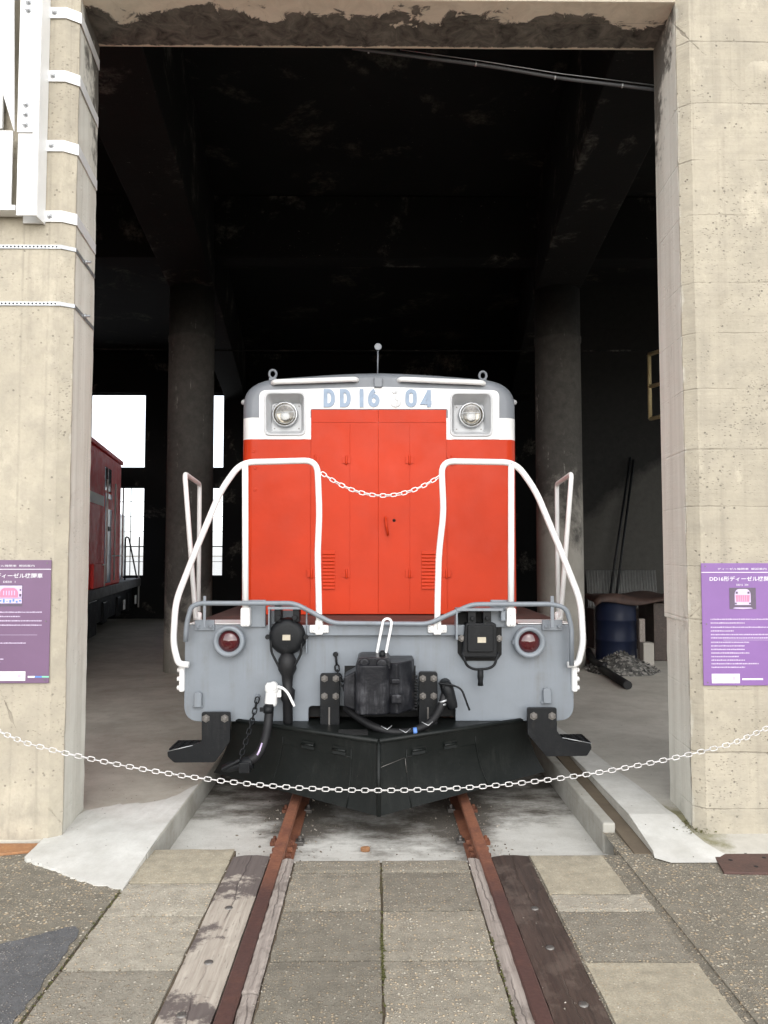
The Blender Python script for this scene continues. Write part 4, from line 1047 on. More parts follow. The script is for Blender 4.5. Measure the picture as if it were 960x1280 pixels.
# --- white headlamp and number panel
PY = YH - .007
pts = round_poly([(*xz([(324, 549)], PY)[0],), (*xz([(388, 549)], PY)[0], .07), (*xz([(388, 511)], PY)[0], .02), (*xz([(560, 511)], PY)[0], .02), (*xz([(560, 549)], PY)[0], .07), (*xz([(624, 549)], PY)[0],), (*xz([(624, 488)], PY)[0], .055), (*xz([(473, 483.5)], PY)[0],), (*xz([(324, 488)], PY)[0], .055)], 6)
m = MB(); m.prism_y(pts, PY, YH + .004); panel = m.build('number_panel', MT['white'], LO)
lamps = [((330.5, 382, 490, 544.5), (338, 375, 501.5, 536), (356.6, 518.6)), ((562.5, 615.5, 490.5, 545.5), (569.5, 606.5, 503, 537), (588.8, 519.3))]
for (x0, x1, y0, y1), inn, lc in lamps:
    def rr(x0, x1, y0, y1, r, Y):
        p_ = xz([(x0, y0), (x1, y0), (x1, y1), (x0, y1)], PY); return round_poly([(*q, r) for q in p_], 5)
    cm = MB(); cm.prism_y(rr(x0 + 1, x1 - 1, y0 + 1, y1 - 1, .05, 0), YH - .2, YH + .17); cut = cm.build('cutter', MT['void'], None)
    boolean(hood, cut); boolean(panel, cut); drop(cut)
    o_ = rr(x0, x1, y0, y1, .05, 0); o2 = rr(x0 + 2.2, x1 - 2.2, y0 + 2.2, y1 - 2.2, .045, 0); i_ = rr(*inn, .02, 0); n_ = len(o_)
    m = MB(); yr = PY - .014; ybk = YH + .10
    ringv = [(x, PY + .001, z) for x, z in o_] + [(x, yr, z) for x, z in o_] + [(x, yr, z) for x, z in o2] + [(x, ybk, z) for x, z in i_]
    fcs = []
    for a_ in range(3):
        for k in range(n_): l = (k + 1) % n_; fcs.append((a_ * n_ + k, (a_ + 1) * n_ + k, (a_ + 1) * n_ + l, a_ * n_ + l))
    m.add(ringv, fcs); m.f.append([3 * n_ + k + (len(m.v) - len(ringv)) for k in range(n_)]); m.mi.append(0); m.sm.append(False)
    hl = m.build('headlight', MT['bezel'], LO, .003)
    q = at(*lc, YH + .09); rad = 14.8 / F_PX * 6.2
    m = MB(); m.lathe((q.x, ybk - .001, q.z), (0, -1, 0), [(0, rad + .010), (.038, rad + .010), (.044, rad + .004), (.044, rad - .003)], 28, caps=False); m.build('rim', MT['galv'], hl)
    m = MB(); m.lathe((q.x, ybk - .002, q.z), (0, -1, 0), [(0, .001), (.001, .02), (.004, rad * .35), (.012, rad * .65), (.026, rad * .88), (.040, rad * .99)], 28, caps=False); m.build('reflector', MT['chrome'], hl)
    m = MB(); m.lathe((q.x, ybk - .004, q.z - .012), (0, -1, 0), [(0, .034), (.014, .038), (.024, .028), (.028, .002)], 16); m.tube([(q.x + rad * .8 * math.cos(a_), ybk - .034, q.z + rad * .8 * math.sin(a_)) for a_ in [2 * math.pi * i / 20 for i in range(20)]], .0035, 5, True); m.tube([(q.x - rad * .78, ybk - .034, q.z + rad * .16), (q.x + rad * .78, ybk - .034, q.z + rad * .22)], .0035, 5); m.build('bulb', MT['bezel'], hl)
    m = MB(); m.lathe((q.x, ybk - .043, q.z), (0, -1, 0), [(0, rad), (.006, rad * .8), (.010, rad * .5), (.012, .001)], 28, caps=False); m.build('lens', MT['lens'], hl)
    for a_, b_ in ((inn[0] + 3, inn[2] + 3), (inn[1] - 3, inn[2] + 3), (inn[0] + 3, inn[3] - 3), (inn[1] - 3, inn[3] - 3)):
        s_ = at(a_, b_, PY); m = MB(); m.lathe((s_.x, ybk - .001, s_.z), (0, -1, 0), [(0, .006), (.004, .005)], 8); m.build('screw', MT['bolt'], hl)
# --- number
def ribbon(mb, pts, wd, y0, y1, closed=False):
    pts = [Vector(p) for p in pts]; n_ = len(pts); L_ = []; R_ = []
    for i in range(n_):
        if closed: a_, b_ = pts[i - 1], pts[(i + 1) % n_]; p = pts[i]; d1 = (p - a_).normalized(); d2 = (b_ - p).normalized()
        else:
            p = pts[i]; d1 = (p - pts[i - 1]).normalized() if i else (pts[1] - p).normalized(); d2 = (pts[i + 1] - p).normalized() if i < n_ - 1 else d1
        nn = Vector((-(d1 + d2).y, (d1 + d2).x)).normalized(); k = 1 / max(.5, nn.dot(Vector((-d1.y, d1.x))))
        L_.append(p + nn * wd / 2 * k); R_.append(p - nn * wd / 2 * k)
    vs = [(p.x, y0, p.y) for p in L_] + [(p.x, y0, p.y) for p in R_] + [(p.x, y1, p.y) for p in L_] + [(p.x, y1, p.y) for p in R_]
    fcs = []
    for i in range(n_ if closed else n_ - 1):
        j = (i + 1) % n_
        fcs += [(i, n_ + i, n_ + j, j)[::-1], (2 * n_ + i, i, j, 2 * n_ + j)[::-1], (n_ + i, 3 * n_ + i, 3 * n_ + j, n_ + j)[::-1]]
    if not closed: fcs += [(0, n_, 3 * n_, 2 * n_), (n_ - 1, 2 * n_ - 1, 4 * n_ - 1, 3 * n_ - 1)[::-1]]
    mb.add(vs, fcs)
def arc(cx, cy, rx, ry, a0, a1, n_=14): return [(cx + rx * math.cos(R(a0 + (a1 - a0) * i / n_)), cy + ry * math.sin(R(a0 + (a1 - a0) * i / n_))) for i in range(n_ + 1)]
GL = {   # strokes in a 0..1 box
 'D': [([(0, 0), (0, 1), (.45, 1)] + arc(.45, .55, .55, .45, 90, 0, 6)[1:] + arc(.45, .45, .55, .45, 0, -90, 6) , True)],
 '1': [([(.5, 0), (.5, 1)], False)],
 '6': [(arc(.5, .33, .5, .33, 0, 360, 20)[:-1], True), (arc(.75, .33, .75, .72, 180, 100, 8), False)],
 '3': [(arc(.45, .76, .45, .24, 150, -90, 14), False), (arc(.45, .26, .5, .26, 90, -150, 14), False)],
 '0': [(arc(.5, .72, .5, .28, 0, 180, 10) + arc(.5, .28, .5, .28, 180, 360, 10), True)],
 '4': [([(.72, 0), (.72, 1.06)], False), ([(.74, .98), (0, .27), (1.02, .27)], False)],
}
for ch, x0, x1 in (('D', 404.5, 418.8), ('D', 424.8, 438.5), ('1', 449, 455), ('6', 460, 474.5), ('3', 488, 502), ('0', 506.7, 521), ('4', 526.4, 541.5)):
    a_ = at(x0, 509.0, PY); b_ = at(x1, 486.5, PY); sw = .031
    m = MB(); X0, X1, Z0, Z1 = a_.x + sw / 2, b_.x - sw / 2, a_.z + sw / 2, b_.z - sw / 2
    if ch == '1': X0 = X1 = (a_.x + b_.x) / 2; Z0 -= sw / 2; Z1 += sw / 2
    if ch == '4': Z0 -= sw / 2
    for kk_, (st, cl_) in enumerate(GL[ch]): ribbon(m, [(X0 + (X1 - X0) * u, Z0 + (Z1 - Z0) * v) for u, v in st], sw, PY - .010 - .0013 * kk_, PY + .002 + .001 * kk_, cl_)
    o = m.build('numeral', MT['worn_digit'] if ch == '3' else MT['digit'], LO)
    if ch == '3': o['label'] = 'numeral with its paint worn to white'
# --- red doors in the front
DY = YH - .012
d0 = xz([(389, 512), (472.75, 768)], DY); d1 = xz([(472.95, 512), (559, 768)], DY)
for (a_, b_), hand in (((d0[0], d0[1]), 0), ((d1[0], d1[1]), 1)):
    m = MB(); m.box(a_[0], b_[0], DY, YH + .003, b_[1] + .004, a_[1]); dd = m.build('hood_door', MT['red'], LO, .0025)
    pxs = (433, 394) if not hand else (512, 565)
    for px_ in pxs:
        for py_ in (575, 717):
            if px_ in (394, 565): px2 = px_ if py_ == 575 else (389.5 if px_ == 394 else 558)
            else: px2 = px_
            q = at(px2, py_, DY); m = MB(); m.lathe((q.x, DY - .008, q.z - .035), (0, 0, 1), [(0, .010), (.07, .010)], 10); m.box(q.x - .034, q.x - .006, DY - .007, DY + .001, q.z - .028, q.z + .028); m.box(q.x + .006, q.x + .034, DY - .007, DY + .001, q.z - .028, q.z + .028)
            m.build('hinge', MT['red'], dd, .0015)
    # pressed-metal inner leaf seams
    for px_ in ((437.5,) if not hand else (512,)):
        q0, q1 = at(px_, 530, DY), at(px_, 764, DY); m = MB(); m.box(q0.x - .003, q0.x + .003, DY - .0035, DY + .001, q1.z, q0.z); m.build('seam', MT['red'], dd, .001)
    q0, q1 = (at(391, 528, DY), at(471, 526, DY)) if not hand else (at(474, 528, DY), at(557, 526, DY)); m = MB(); m.box(q0.x, q1.x, DY - .004, DY + .001, q0.z, q1.z); m.build('seam', MT['red'], dd, .001)
    a2 = (403.5, 418.5) if not hand else (527, 546.5)
    m = MB()
    for k in range(11):
        q0, q1 = at(a2[0], 692 + k * 4.35, DY), at(a2[1], 690 + k * 4.35, DY)
        m.prism_x([(DY, q1.z + .012), (DY - .014, q0.z - .002), (DY - .012, q0.z - .006), (DY, q0.z - .004)], q0.x, q1.x)
    m.build('louvre', MT['red'], dd, .001)
q = at(482, 648, DY); m = MB(); m.lathe((q.x, DY, q.z), (0, -1, 0), [(0, .013), (.02, .012)], 10); m.tube(fillet([(q.x, DY - .02, q.z + .01), (q.x + .004, DY - .03, q.z - .05), (q.x + .022, DY - .03, q.z - .13)], .03), [.009] * 8, 8) if False else m.tube([(q.x, DY - .02, q.z + .012), (q.x + .004, DY - .028, q.z - .05), (q.x + .02, DY - .026, q.z - .135)], .009, 8)
m.build('door_handle', MT['red'], LO)
q = at(492.5, 650.5, DY); m = MB(); m.lathe((q.x, DY, q.z), (0, -1, 0), [(0, .012), (.004, .012), (.004, .006), (-.002, .006)], 12); m.build('keyhole', MT['black'], LO)
# corner rivet plates on the red beside the lamps
for px_, py_ in ((317, 564), (319, 585), (319, 612)):
    q = at(px_, py_, YH); m = MB(); m.lathe((q.x, YH + .002, q.z), (0, -1, 0), [(0, .016), (.006, .012)], 10); m.build('plug', MT['red'], LO)
# roof rails, lug, lifting eyes, weather vane, side markers
for a_, b_, za, zb_ in ((341, 446, 478, 474.5), (499, 605, 474.5, 479)):
    p = at(a_, za, YH - .02); q = at(b_, zb_, YH - .02)
    m = MB(); m.tube(fillet([(p.x, YH + .09, p.z), (p.x, YH - .035, p.z), (q.x, YH - .035, q.z), (q.x, YH + .09, q.z)], .05), .021, 12); m.build('roof_rail', MT['white'], LO)
q = at(472.5, 478, YH); m = MB(); m.pxbox(467.5, 478, 471, 484, YH - .03, .12); m.build('lug', MT['roofgrey'], LO, .008)
for px_, py_ in ((341, 467), (603.5, 469)):
    q = at(px_, py_, YH + .16); m = MB(); m.tube([(q.x + .029 * math.cos(a_), q.y, q.z - .004 + .034 * math.sin(a_)) for a_ in [2 * math.pi * i / 14 for i in range(14)]], .011, 8, True); m.box(q.x - .03, q.x + .03, q.y - .012, q.y + .012, q.z - .12, q.z - .035); m.build('lifting_eye', MT['roofgrey'], LO, .003)
q = at(472.5, 434, YH + .14); q1 = at(472, 468, YH + .14); m = MB(); m.tube([q1, q], .006, 8); m.lathe((q.x, q.y - .006, q.z), (0, -1, 0), [(0, .026), (.004, .030), (.010, .03), (.013, .026)], 16)
m.build('vane', MT['roofgrey'], LO)
for px_, sx in ((297, -1), (648, 1)):
    q = at(px_, 503, YH + .15); m = MB(); m.lathe((sx * (HW - .01), YH + .15, q.z), (sx, 0, 0), [(0, .024), (.02, .024), (.036, .018), (.042, .005)], 12); m.build('side_marker', MT['bezel'], LO)
# --- deck, end beam
m = MB(); m.box(-1.31, 1.31, YBm + .05, 10.6, 1.085, 1.135); m.build('deck', MT['deck'], LO)
for x0, x1 in ((-1.312, -.95), (.95, 1.312)):
    m = MB(); m.box(x0, x1, YBm + .012, YBm + .32, 1.136, 1.142); m.build('deck_edge', MT['white'], LO, .002)
beamp = round_poly([(-1.33, 1.132), (-1.33, .482, .11), (-.486, .482), (-.486, .585, .03), (.516, .585, .03), (.516, .482), (1.325, .482, .11), (1.325, 1.132)], 6)
m = MB(); m.prism_y(beamp, YBm, YBm + .045); m.build('end_beam', MT['grey'], LO, .003)
m = MB(); q0, q1 = at(331, 795, YBm - .05), at(575, 780, YBm - .05); m.box(-.55, .58, YBm - .05, YBm - .002, at(450, 794.5, YBm - .05).z, 1.136); m.build('beam_ledge', MT['grey'], LO, .004)
m = MB(); m.pxbox(430.5, 519.5, 832, 884, YBm - .003, .002); m.build('draft_opening', MT['void'], LO)
m = MB(); m.box(-1.15, 1.15, YBm + .06, YBm + .25, .50, 1.0); m.build('buffer_beam_back', MT['void'], LO)
m = MB(); m.box(-1.05, 1.05, 5.7, 10.6, .62, 1.08); m.box(-.42, .42, 5.7, 10.6, .3, .62); m.build('underframe', MT['black'], LO)
for yy in (7.0, 8.8):
    for sx in (-1, 1):
        m = MB(); m.lathe((sx * .555 - .06, yy, .43), (1, 0, 0), [(0, .43), (.03, .46), (.035, .43), (.13, .425)] if sx < 0 else [(0, .425), (.095, .43), (.10, .46), (.13, .43)], 32); m.build('wheel', MT['rust'], LO)
# white band at the lower beam corners / small fittings on the beam
for a_, b_ in ((248, 875), (684, 870)):
    m = MB(); q0 = at(a_ - 5, b_ + 9, YBm - .02); q1 = at(a_ + 4.5, b_ - 10, YBm - .02); m.prism_y(round_poly([(q0.x, q0.z, .01), (q1.x, q0.z, .01), (q1.x, q1.z, .02), (q0.x, q1.z, .02)]), YBm - .035, YBm - .001); m.box(q0.x - .012, q1.x + .004, YBm - .02, YBm - .001, q0.z - .006, q0.z + .012); m.build('lamp_bracket', MT['grey'], LO, .004)
for sx, (a_, b_) in ((-1, (286.5, 801.5)), (1, (661.5, 802.5))):
    q = at(a_, b_, YBm - .05); m = MB(); m.lathe((q.x, YBm, q.z), (0, -1, 0), [(0, .085), (.02, .085), (.02, .104), (.045, .108), (.075, .106), (.082, .098), (.082, .078), (.05, .075)], 32); tl = m.build('tail_lamp', MT['grey'], LO)
    m = MB(); m.box(q.x + sx * .1 - .012, q.x + sx * .1 + .012, YBm - .055, YBm - .02, q.z - .02, q.z + .02); m.box(q.x - .1 - .014, q.x - .1 + .01, YBm - .06, YBm - .02, q.z - .015, q.z + .015); m.build('hinge_lug', MT['grey'], tl, .003)
    M = Mat('red_lens'); n1 = M.noise(M.obj(), 60, 2); lm = M.fin(M.mix(n1, (.035, .001, .003), (.07, .003, .006)), .06, 0, .6); M.b.inputs['Coat Weight'].default_value = .6
    m = MB(); m.lathe((q.x, YBm - .045, q.z), (0, -1, 0), [(0, .0755), (.012, .070), (.024, .052), (.031, .03), (.034, .002)], 32); m.build('lens', lm, tl)
# --- white handrails
YR = YBm - .06
def px_tube(pts, Y, r, fr, name, mat, parent=LO, seg=12, fs=6):
    m = MB(); P_ = [at(p[0], p[1], p[2] if len(p) > 2 else Y) for p in pts]; m.tube(fillet(P_, fr, fs), r, seg); return m.build(name, mat, parent)
RW = .0215
for sx in (-1, 1):
    def X(v): return v if sx < 0 else 945.5 - v
    dy = 0 if sx < 0 else 1
    px_tube([(X(399), 787), (X(398.5), 750), (X(397), 692), (X(399.3), 640) if sx < 0 else (X(391), 640), (X(396.5) if sx < 0 else X(394), 575.5 + dy), (X(301), 578), (X(276), 613), (X(243), 692), (X(219.5), 752), (X(216.5), 805), (X(223), 830), (X(236), 831)], YR, RW, .09, 'handrail', MT['white'])
    px_tube([(X(306.5), 578), (X(306.8), 782)], YR, RW, .05, 'handrail_post', MT['white'])
    q = at(X(399), 786, YR); m = MB()
    m.box(q.x - .065, q.x + .065, YR - .012, YBm - .048, q.z - .028, q.z + .026); m.box(q.x - .026, q.x + .026, YR - .02, YR + .0, q.z - .04, q.z + .06)
    ft = m.build('post_foot', MT['white'], LO, .014, 3)
    for d in (-.045, .045): m = MB(); m.bolt((q.x + d, YR - .012, q.z), (0, -1, 0), .013, .012); m.build('bolt', MT['white'], ft)
    q = at(X(306.8), 773, YR); m = MB(); m.box(q.x - .032, q.x + .032, YR - .024, YBm, q.z - .055, q.z + .075); ft = m.build('post_foot', MT['white'], LO, .014, 3)
    for d in (-.03, .03): m = MB(); m.bolt((q.x, YR - .024, q.z + d), (0, -1, 0), .013, .012); m.build('bolt', MT['white'], ft)
    # grey stay plates behind the outer post
    m = MB(); a_, b_ = sorted((X(310), X(332))); m.pxbox(a_, b_, 750, 784, YBm - .02, .03); m.build('stay_plate', MT['grey'], LO, .004)
    # side step pole fixing below
    q = at(X(229), 846, YBm + .02); m = MB(); m.box(q.x - .018, q.x + .018, YBm - .03, YBm + .05, q.z - .095, q.z + .085); sfx = m.build('rail_bracket', MT['white'], LO, .01)
    for d in (-.07, -.01, .05): m = MB(); m.lathe((q.x + sx * .018, YBm + .0, q.z + d), (sx, 0, 0), [(0, .018), (.016, .016), (.018, .01)], 8); m.build('bolt', MT['white'], sfx)
    # rear corner grab loop
    px_tube([(X(244.5), 772, 5.50), (X(231), 592, 5.50), (X(249.5), 605, 6.15), (X(248), 764, 6.15)], 5.5, .0175, .05, 'grab_rail', MT['white'])
    q = at(X(247), 766, 5.6); m = MB(); m.lathe((q.x, 5.6, 1.14), (0, 0, 1), [(0, .03), (.05, .03), (.06, .02)], 10); m.build('rail_socket', MT['white'], LO)
# chain between the inner posts
c0, c1 = at(402, 591, YR), at(550, 595, YR); pth = sag(c0, c1, (at(470, 593, YR).z - at(470, 619.5, YR).z))
chain_mb(pth, .0365, .025, .0036, 6, .3).build('guard_chain', MT['white'], LO)
# --- grey uncoupling bar along the beam
px_tube([(232, 802), (233, 780), (239, 758), (250, 754), (368, 754), (416, 779), (535, 780), (590, 755.5), (690, 755), (708, 760), (714.5, 784), (714.5, 832)], YBm - .10, .0165, .05, 'uncoupling_bar', MT['grey'])
for sx in (-1, 1):
    a_ = 255.5 if sx < 0 else 690.5
    m = MB(); m.pxbox(a_ - 2, a_ + 2, 745, 785, YBm - .105, .012); m.pxbox(a_ - 12.5, a_ + 12.5, 775, 788, YBm - .02, .019); br = m.build('bar_bracket', MT['grey'], LO, .003)
    for d in (-8, 8): m = MB(); q = at(a_ + d, 783, YBm - .02); m.bolt((q.x, YBm - .02, q.z), (0, -1, 0), .013, .012); m.build('bolt', MT['grey'], br)
# white link on the bar holding the coupler pin
m = MB(); A = at(484, 779, YBm - .12); B_ = at(477, 815, YBm - .14); d = (B_ - A); u = d.normalized(); s_ = Vector((u.z, 0, -u.x)) * .030
loop = [A + s_ * math.cos(t) - u * .03 * math.sin(t) for t in [math.pi * i / 8 for i in range(9)]] + [B_ - s_ * math.cos(t) + u * .03 * math.sin(t) for t in [math.pi * i / 8 for i in range(9)]]
m.tube(loop, .009, 8, True); m.build('lifting_link', MT['white'], LO)
# --- left jumper socket (round)
YJ = YBm - .03
m = MB(); m.pxbox(334, 377, 762, 848, YBm - .001, .003) if False else m.pxbox(337, 376, 763, 790, YBm + .05, .01)
m.pxbox(334.5, 381, 758.5, 762, YJ - .08, .12); m.pxbox(335, 337, 762, 788, YJ - .08, .1); m.pxbox(382, 384.2, 762, 817, YJ - .02, .05)
m.build('socket_frame', MT['grey'], LO, .003)
js = thing if False else None
q = at(357.5, 797, YJ - .1); m = MB()
m.lathe((q.x, YBm, q.z), (0, -1, 0), [(0, .125), (.05, .125), (.08, .118), (.098, .105), (.104, .08), (.104, .0)], 32); sk = m.build('jumper_socket', MT['black'], LO)
for d in (-.062, .062): m = MB(); m.box(q.x + d - .022, q.x + d + .022, YJ - .06, YBm + .02, q.z + .10, q.z + .21); m.lathe((q.x + d * .9, YJ - .075, q.z + .13), (0, -1, 0), [(0, .02), (.02, .018)], 10); m.build('hinge', MT['black'], sk, .004)
m = MB(); m.box(q.x - .026, q.x + .026, YBm - .110, YBm - .103, q.z - .02, q.z + .016); m.build('nameplate', MT['brass'], sk)
m = MB(); m.lathe((q.x, YBm - .06, q.z - .10), (0.02, 0, -1), [(0, .03), (.05, .06), (.12, .062), (.16, .04), (.24, .032), (.26, .05), (.32, .045), (.34, .033), (.47, .033), (.49, .024)], 18); m.build('jumper_cable', MT['rubber'], sk)
m = MB(); P_ = [at(a_, b_, YBm - .085) for a_, b_ in ((338.5, 792), (339, 815), (351, 838), (365, 838), (376.5, 817), (377, 792))]; m.tube(fillet(P_, .03), .0085, 8); m.build('bail', MT['black'], sk)
for d in (-.128, .128): m = MB(); m.lathe((q.x + d, YBm - .085, q.z), (0, -1, 0), [(0, .018), (.02, .016)], 8); m.build('bolt', MT['black'], sk)
# --- right jumper box
m = MB(); poly = xz([(572, 764), (627, 764), (627, 818), (621, 826), (579, 826), (572, 816)], YBm - .004); m.prism_y(poly, YBm - .008, YBm - .001); m.build('box_backing', MT['void'], LO)
m = MB(); m.pxbox(570.5, 629, 760.5, 764, YJ - .09, .12); m.pxbox(570, 572.3, 764, 800, YJ - .09, .12); m.pxbox(626.5, 632, 764, 776, YJ - .06, .09); m.pxbox(572.5, 626, 764, 779, YBm + .05, .01); m.build('box_frame', MT['grey'], LO, .003)
a_ = xz([(582, 779), (620.5, 779), (622, 822), (578, 822)], YBm - .1); m = MB(); m.prism_y(round_poly([(*p, .018) for p in a_]), YBm - .10, YBm); jb = m.build('jumper_box', MT['black'], LO, .008)
a_ = xz([(584.5, 781.5), (617, 781.5), (617, 815.5), (584.5, 815.5)], YBm - .12); m = MB(); m.prism_y(round_poly([(*p, .02) for p in a_]), YBm - .118, YBm - .098); m.build('lid', MT['black'], jb, .006, 3)
m = MB(); m.pxbox(597, 607.5, 796.5, 803.5, YBm - .1225, .005); m.build('nameplate', MT['brass'], jb)
for d in (590, 609): m = MB(); m.pxbox(d - 5, d + 5, 764, 781, YBm - .09, .1); q = at(d, 773, YBm - .09); m.lathe((q.x, YBm - .09, q.z), (0, -1, 0), [(0, .016), (.02, .014)], 8); m.build('hinge', MT['black'], jb, .004)
for d in (577, 624): q = at(d, 798, YBm - .08); m = MB(); m.bolt((q.x, YBm - .08, q.z), (0, -1, 0), .016, .02); m.build('latch', MT['bolt'], jb)
m = MB(); P_ = [at(a_, b_, YBm - .09) for a_, b_ in ((578, 815), (583, 832), (593, 837), (610, 836), (618, 832), (623.5, 815))]; m.tube(fillet(P_, .03), .009, 8); q = at(600.5, 840, YBm - .09)
m.lathe((q.x, YBm - .09, q.z), (0, 0, -1), [(-.02, .02), (.03, .022), (.06, .017), (.09, .02)], 10); m.build('bail', MT['black'], jb)
# --- bolted coupler brackets
for x0, x1, y0, y1, in ((400, 424.5, 842, 915), (523.5, 547, 840, 912)):
    Yc = YBm - .10; p_ = xz([(x0, y1), (x1, y1), (x1, y0), (x0, y0)], Yc); m = MB(); m.prism_y(round_poly([p_[0], p_[1], (*p_[2], .02), (*p_[3], .02)]), Yc, Yc + .035)
    cxm = (p_[0][0] + p_[1][0]) / 2; m.box(p_[0][0] + .01, p_[0][0] + .025, Yc + .036, YBm, p_[0][1], p_[2][1] - .02); m.box(p_[1][0] - .025, p_[1][0] - .01, Yc + .036, YBm, p_[0][1], p_[2][1] - .02)
    bk = m.build('stop_bracket', MT['black'], LO, .004)
    for bx in (.22, .8):
        for by in (849, 857, 871, 879):
            m = MB(); q = at(0, by, Yc); X_ = p_[0][0] + (p_[1][0] - p_[0][0]) * bx
            if by in (849, 871): m.bolt((X_, Yc, q.z), (0, -1, 0), .016, .018)
            else: m.lathe((X_, Yc, q.z), (0, -1, 0), [(0, .012), (.003, .012)], 10)
            m.build('bolt', MT['bolt'] if by in (849, 871) else MT['void'], bk)
    q0, q1 = at(x0 + 11.5, 912, Yc), at(x0 + 11.5, 884, Yc); m = MB(); m.box(q0.x - .005, q0.x + .005, Yc - .008, Yc + .001, q0.z, q1.z); m.build('rod', MT['bolt'], bk)
# --- coupler
def XZ(px_, py_, Y): q = at(px_, py_, Y); return q.x, q.z
CY = 4.86
m = MB()
x0, zt = XZ(444, 832, CY); x1, zb = XZ(486, 894, CY)
# knuckle: plan shape with rounded nose, extruded in z
plan = round_poly([(x0, CY + .05, .03), (x0 + .03, CY, .03), (x1 - .02, CY, .04), (x1 + .01, CY + .06, .02), (x1 + .01, CY + .2), (x0, CY + .2)], 5)
m.prism_z(plan, zb, zt); kn = m.build('coupler_knuckle', MT['coupler'], LO, .010, 3)
xr, _ = XZ(519, 850, 5.0)
m = MB(); plan = [(x1 + .008, CY + .07), (x1 + .055, CY + .05), (xr - .02, 5.05), (xr, 5.12), (xr, 5.3), (x1 - .1, 5.3), (x1 - .1, CY + .19)]
m.prism_z(plan, XZ(0, 893, 4.95)[1], XZ(0, 829, 4.95)[1]); cb = m.build('coupler_head', MT['coupler'], LO, .012, 3)
m = MB(); m.box(x1 + .014, x1 + .085, CY + .035, CY + .13, XZ(0, 880, 4.93)[1], XZ(0, 868, 4.93)[1]); m.box(x1 + .014, x1 + .075, CY + .03, CY + .12, XZ(0, 855, 4.93)[1], XZ(0, 848, 4.93)[1]); m.build('knuckle_lug', MT['coupler'], LO, .01, 3)
m = MB(); xa, za = XZ(446, 821, 4.95); xb, zb2 = XZ(488, 834, 4.95); m.prism_y(round_poly([(xa, zb2 - .01), (xb, zb2 - .01), (xb, za, .03), (xa, za, .04)]), 4.90, 5.2); m.lathe((xa + .05, 4.895, (za + zb2) / 2 + .004), (0, -1, 0), [(0, .034), (.014, .03), (.016, .016)], 14); m.lathe((xb - .055, 4.895, (za + zb2) / 2 - .004), (0, -1, 0), [(0, .036), (.02, .034), (.022, .02)], 14); m.build('coupler_top', MT['coupler'], LO, .01, 3)
m = MB(); xa, za = XZ(430, 842, 5.0); xb, zb2 = XZ(445, 888, 5.0); m.prism_y([(xa, zb2 + .03), (xb, zb2), (xb, za + .02), (xa, za - .02)], 4.98, 5.2); m.build('coupler_horn', MT['coupler'], LO, .01, 3)
m = MB(); poly = xz([(484, 826), (497, 825), (517, 839), (517, 882), (520, 888), (484, 893)], 5.14); m.prism_y(poly, 5.14, 5.20); m.build('guard_arm', MT['coupler'], LO, .008, 3)
m = MB()
for k in range(11): q = at(519.5, 846 + k * 4, 5.2); m.box(q.x - .008, q.x + .012, 5.19, 5.22, q.z - .006, q.z + .006)
m.build('rack_teeth', MT['black'], LO)
m = MB(); m.lathe((at(478, 820, 5.0).x, 5.0, at(478, 822, 5.0).z), (0, 0, 1), [(0, .022), (.03, .02), (.045, .012)], 10); m.build('lock_pin', MT['black'], LO)
m = MB(); m.box(-.14, .14, 5.2, 5.7, .62, .86); m.build('coupler_shank', MT['black'], LO)
# chain and ball hanging beside the coupler
q0 = at(419.5, 818, YBm - .02); m = MB(); m.lathe(q0, (0, -1, 0), [(-.02, .016), (0, .018), (.012, .012)], 12); m.tube([q0, at(421, 832, YBm - .03)], .008, 8); m.build('chain_stud', MT['black'], LO)
chain_mb([at(421, 832, YBm - .03), at(422, 842, YBm - .04), at(428, 852, YBm - .11), at(431, 866, YBm - .13)], .034, .028, .0055, 6).build('pin_chain', MT['black'], LO)
# --- brake hoses
hz = MB(); P_ = [at(337, 880, 5.16), at(335.5, 905, 5.14), at(331, 928, 5.06), at(322, 946, 5.02), at(305, 955, 5.02)]
hz.tube(fillet(P_, .12, 6), .030, 14); hs = hz.build('brake_hose', MT['rubber'], LO)
m = MB(); q = at(340, 868, 5.18); m.lathe((q.x + .0, 5.18, q.z + .075), (-.05, 0, -1), [(0, .035), (.02, .045), (.05, .045), (.06, .038), (.13, .042), (.15, .036)], 16)
m.tube(fillet([at(333, 858, 5.17), at(352, 858.5, 5.17), at(360, 866, 5.15), at(368, 883, 5.14)], .05), .0095, 8); m.lathe((q.x + .01, 5.15, at(0, 858, 5.17).z), (0, -1, 0), [(-.03, .03), (0, .028), (.02, .022)], 12); m.box(q.x + .02, q.x + .06, 5.18, YBm, q.z - .02, q.z + .03)
m.build('angle_cock', MT['white'], hs, .004)
m = MB(); q = at(335.5, 888, 5.15); m.lathe((q.x, 5.15, q.z), (-.05, 0, -1), [(-.03, .034), (.0, .036), (.015, .033)], 14); m.box(q.x - .055, q.x - .02, 5.13, 5.15, q.z - .005, q.z + .02); m.build('hose_clamp', MT['black'], hs)
m = MB(); q = at(300, 957, 5.02); m.lathe(at(316, 953, 5.02), (-1, 0, -.2), [(0, .04), (.05, .046), (.08, .03), (.15, .034), (.2, .018)], 14); m.tube([at(300, 950, 4.99), at(277, 962, 4.98)], .012, 8); m.box(q.x - .0, q.x + .07, 4.97, 5.05, q.z - .035, q.z + .03); m.build('hose_coupling', MT['black'], hs, .004)
m = MB(); m.tube([at(327.5, 929, 5.02), at(324.5, 938, 4.995), at(321.5, 944, 4.985)], .006, 6); m.build('hose_label', MT['lilac'], hs)
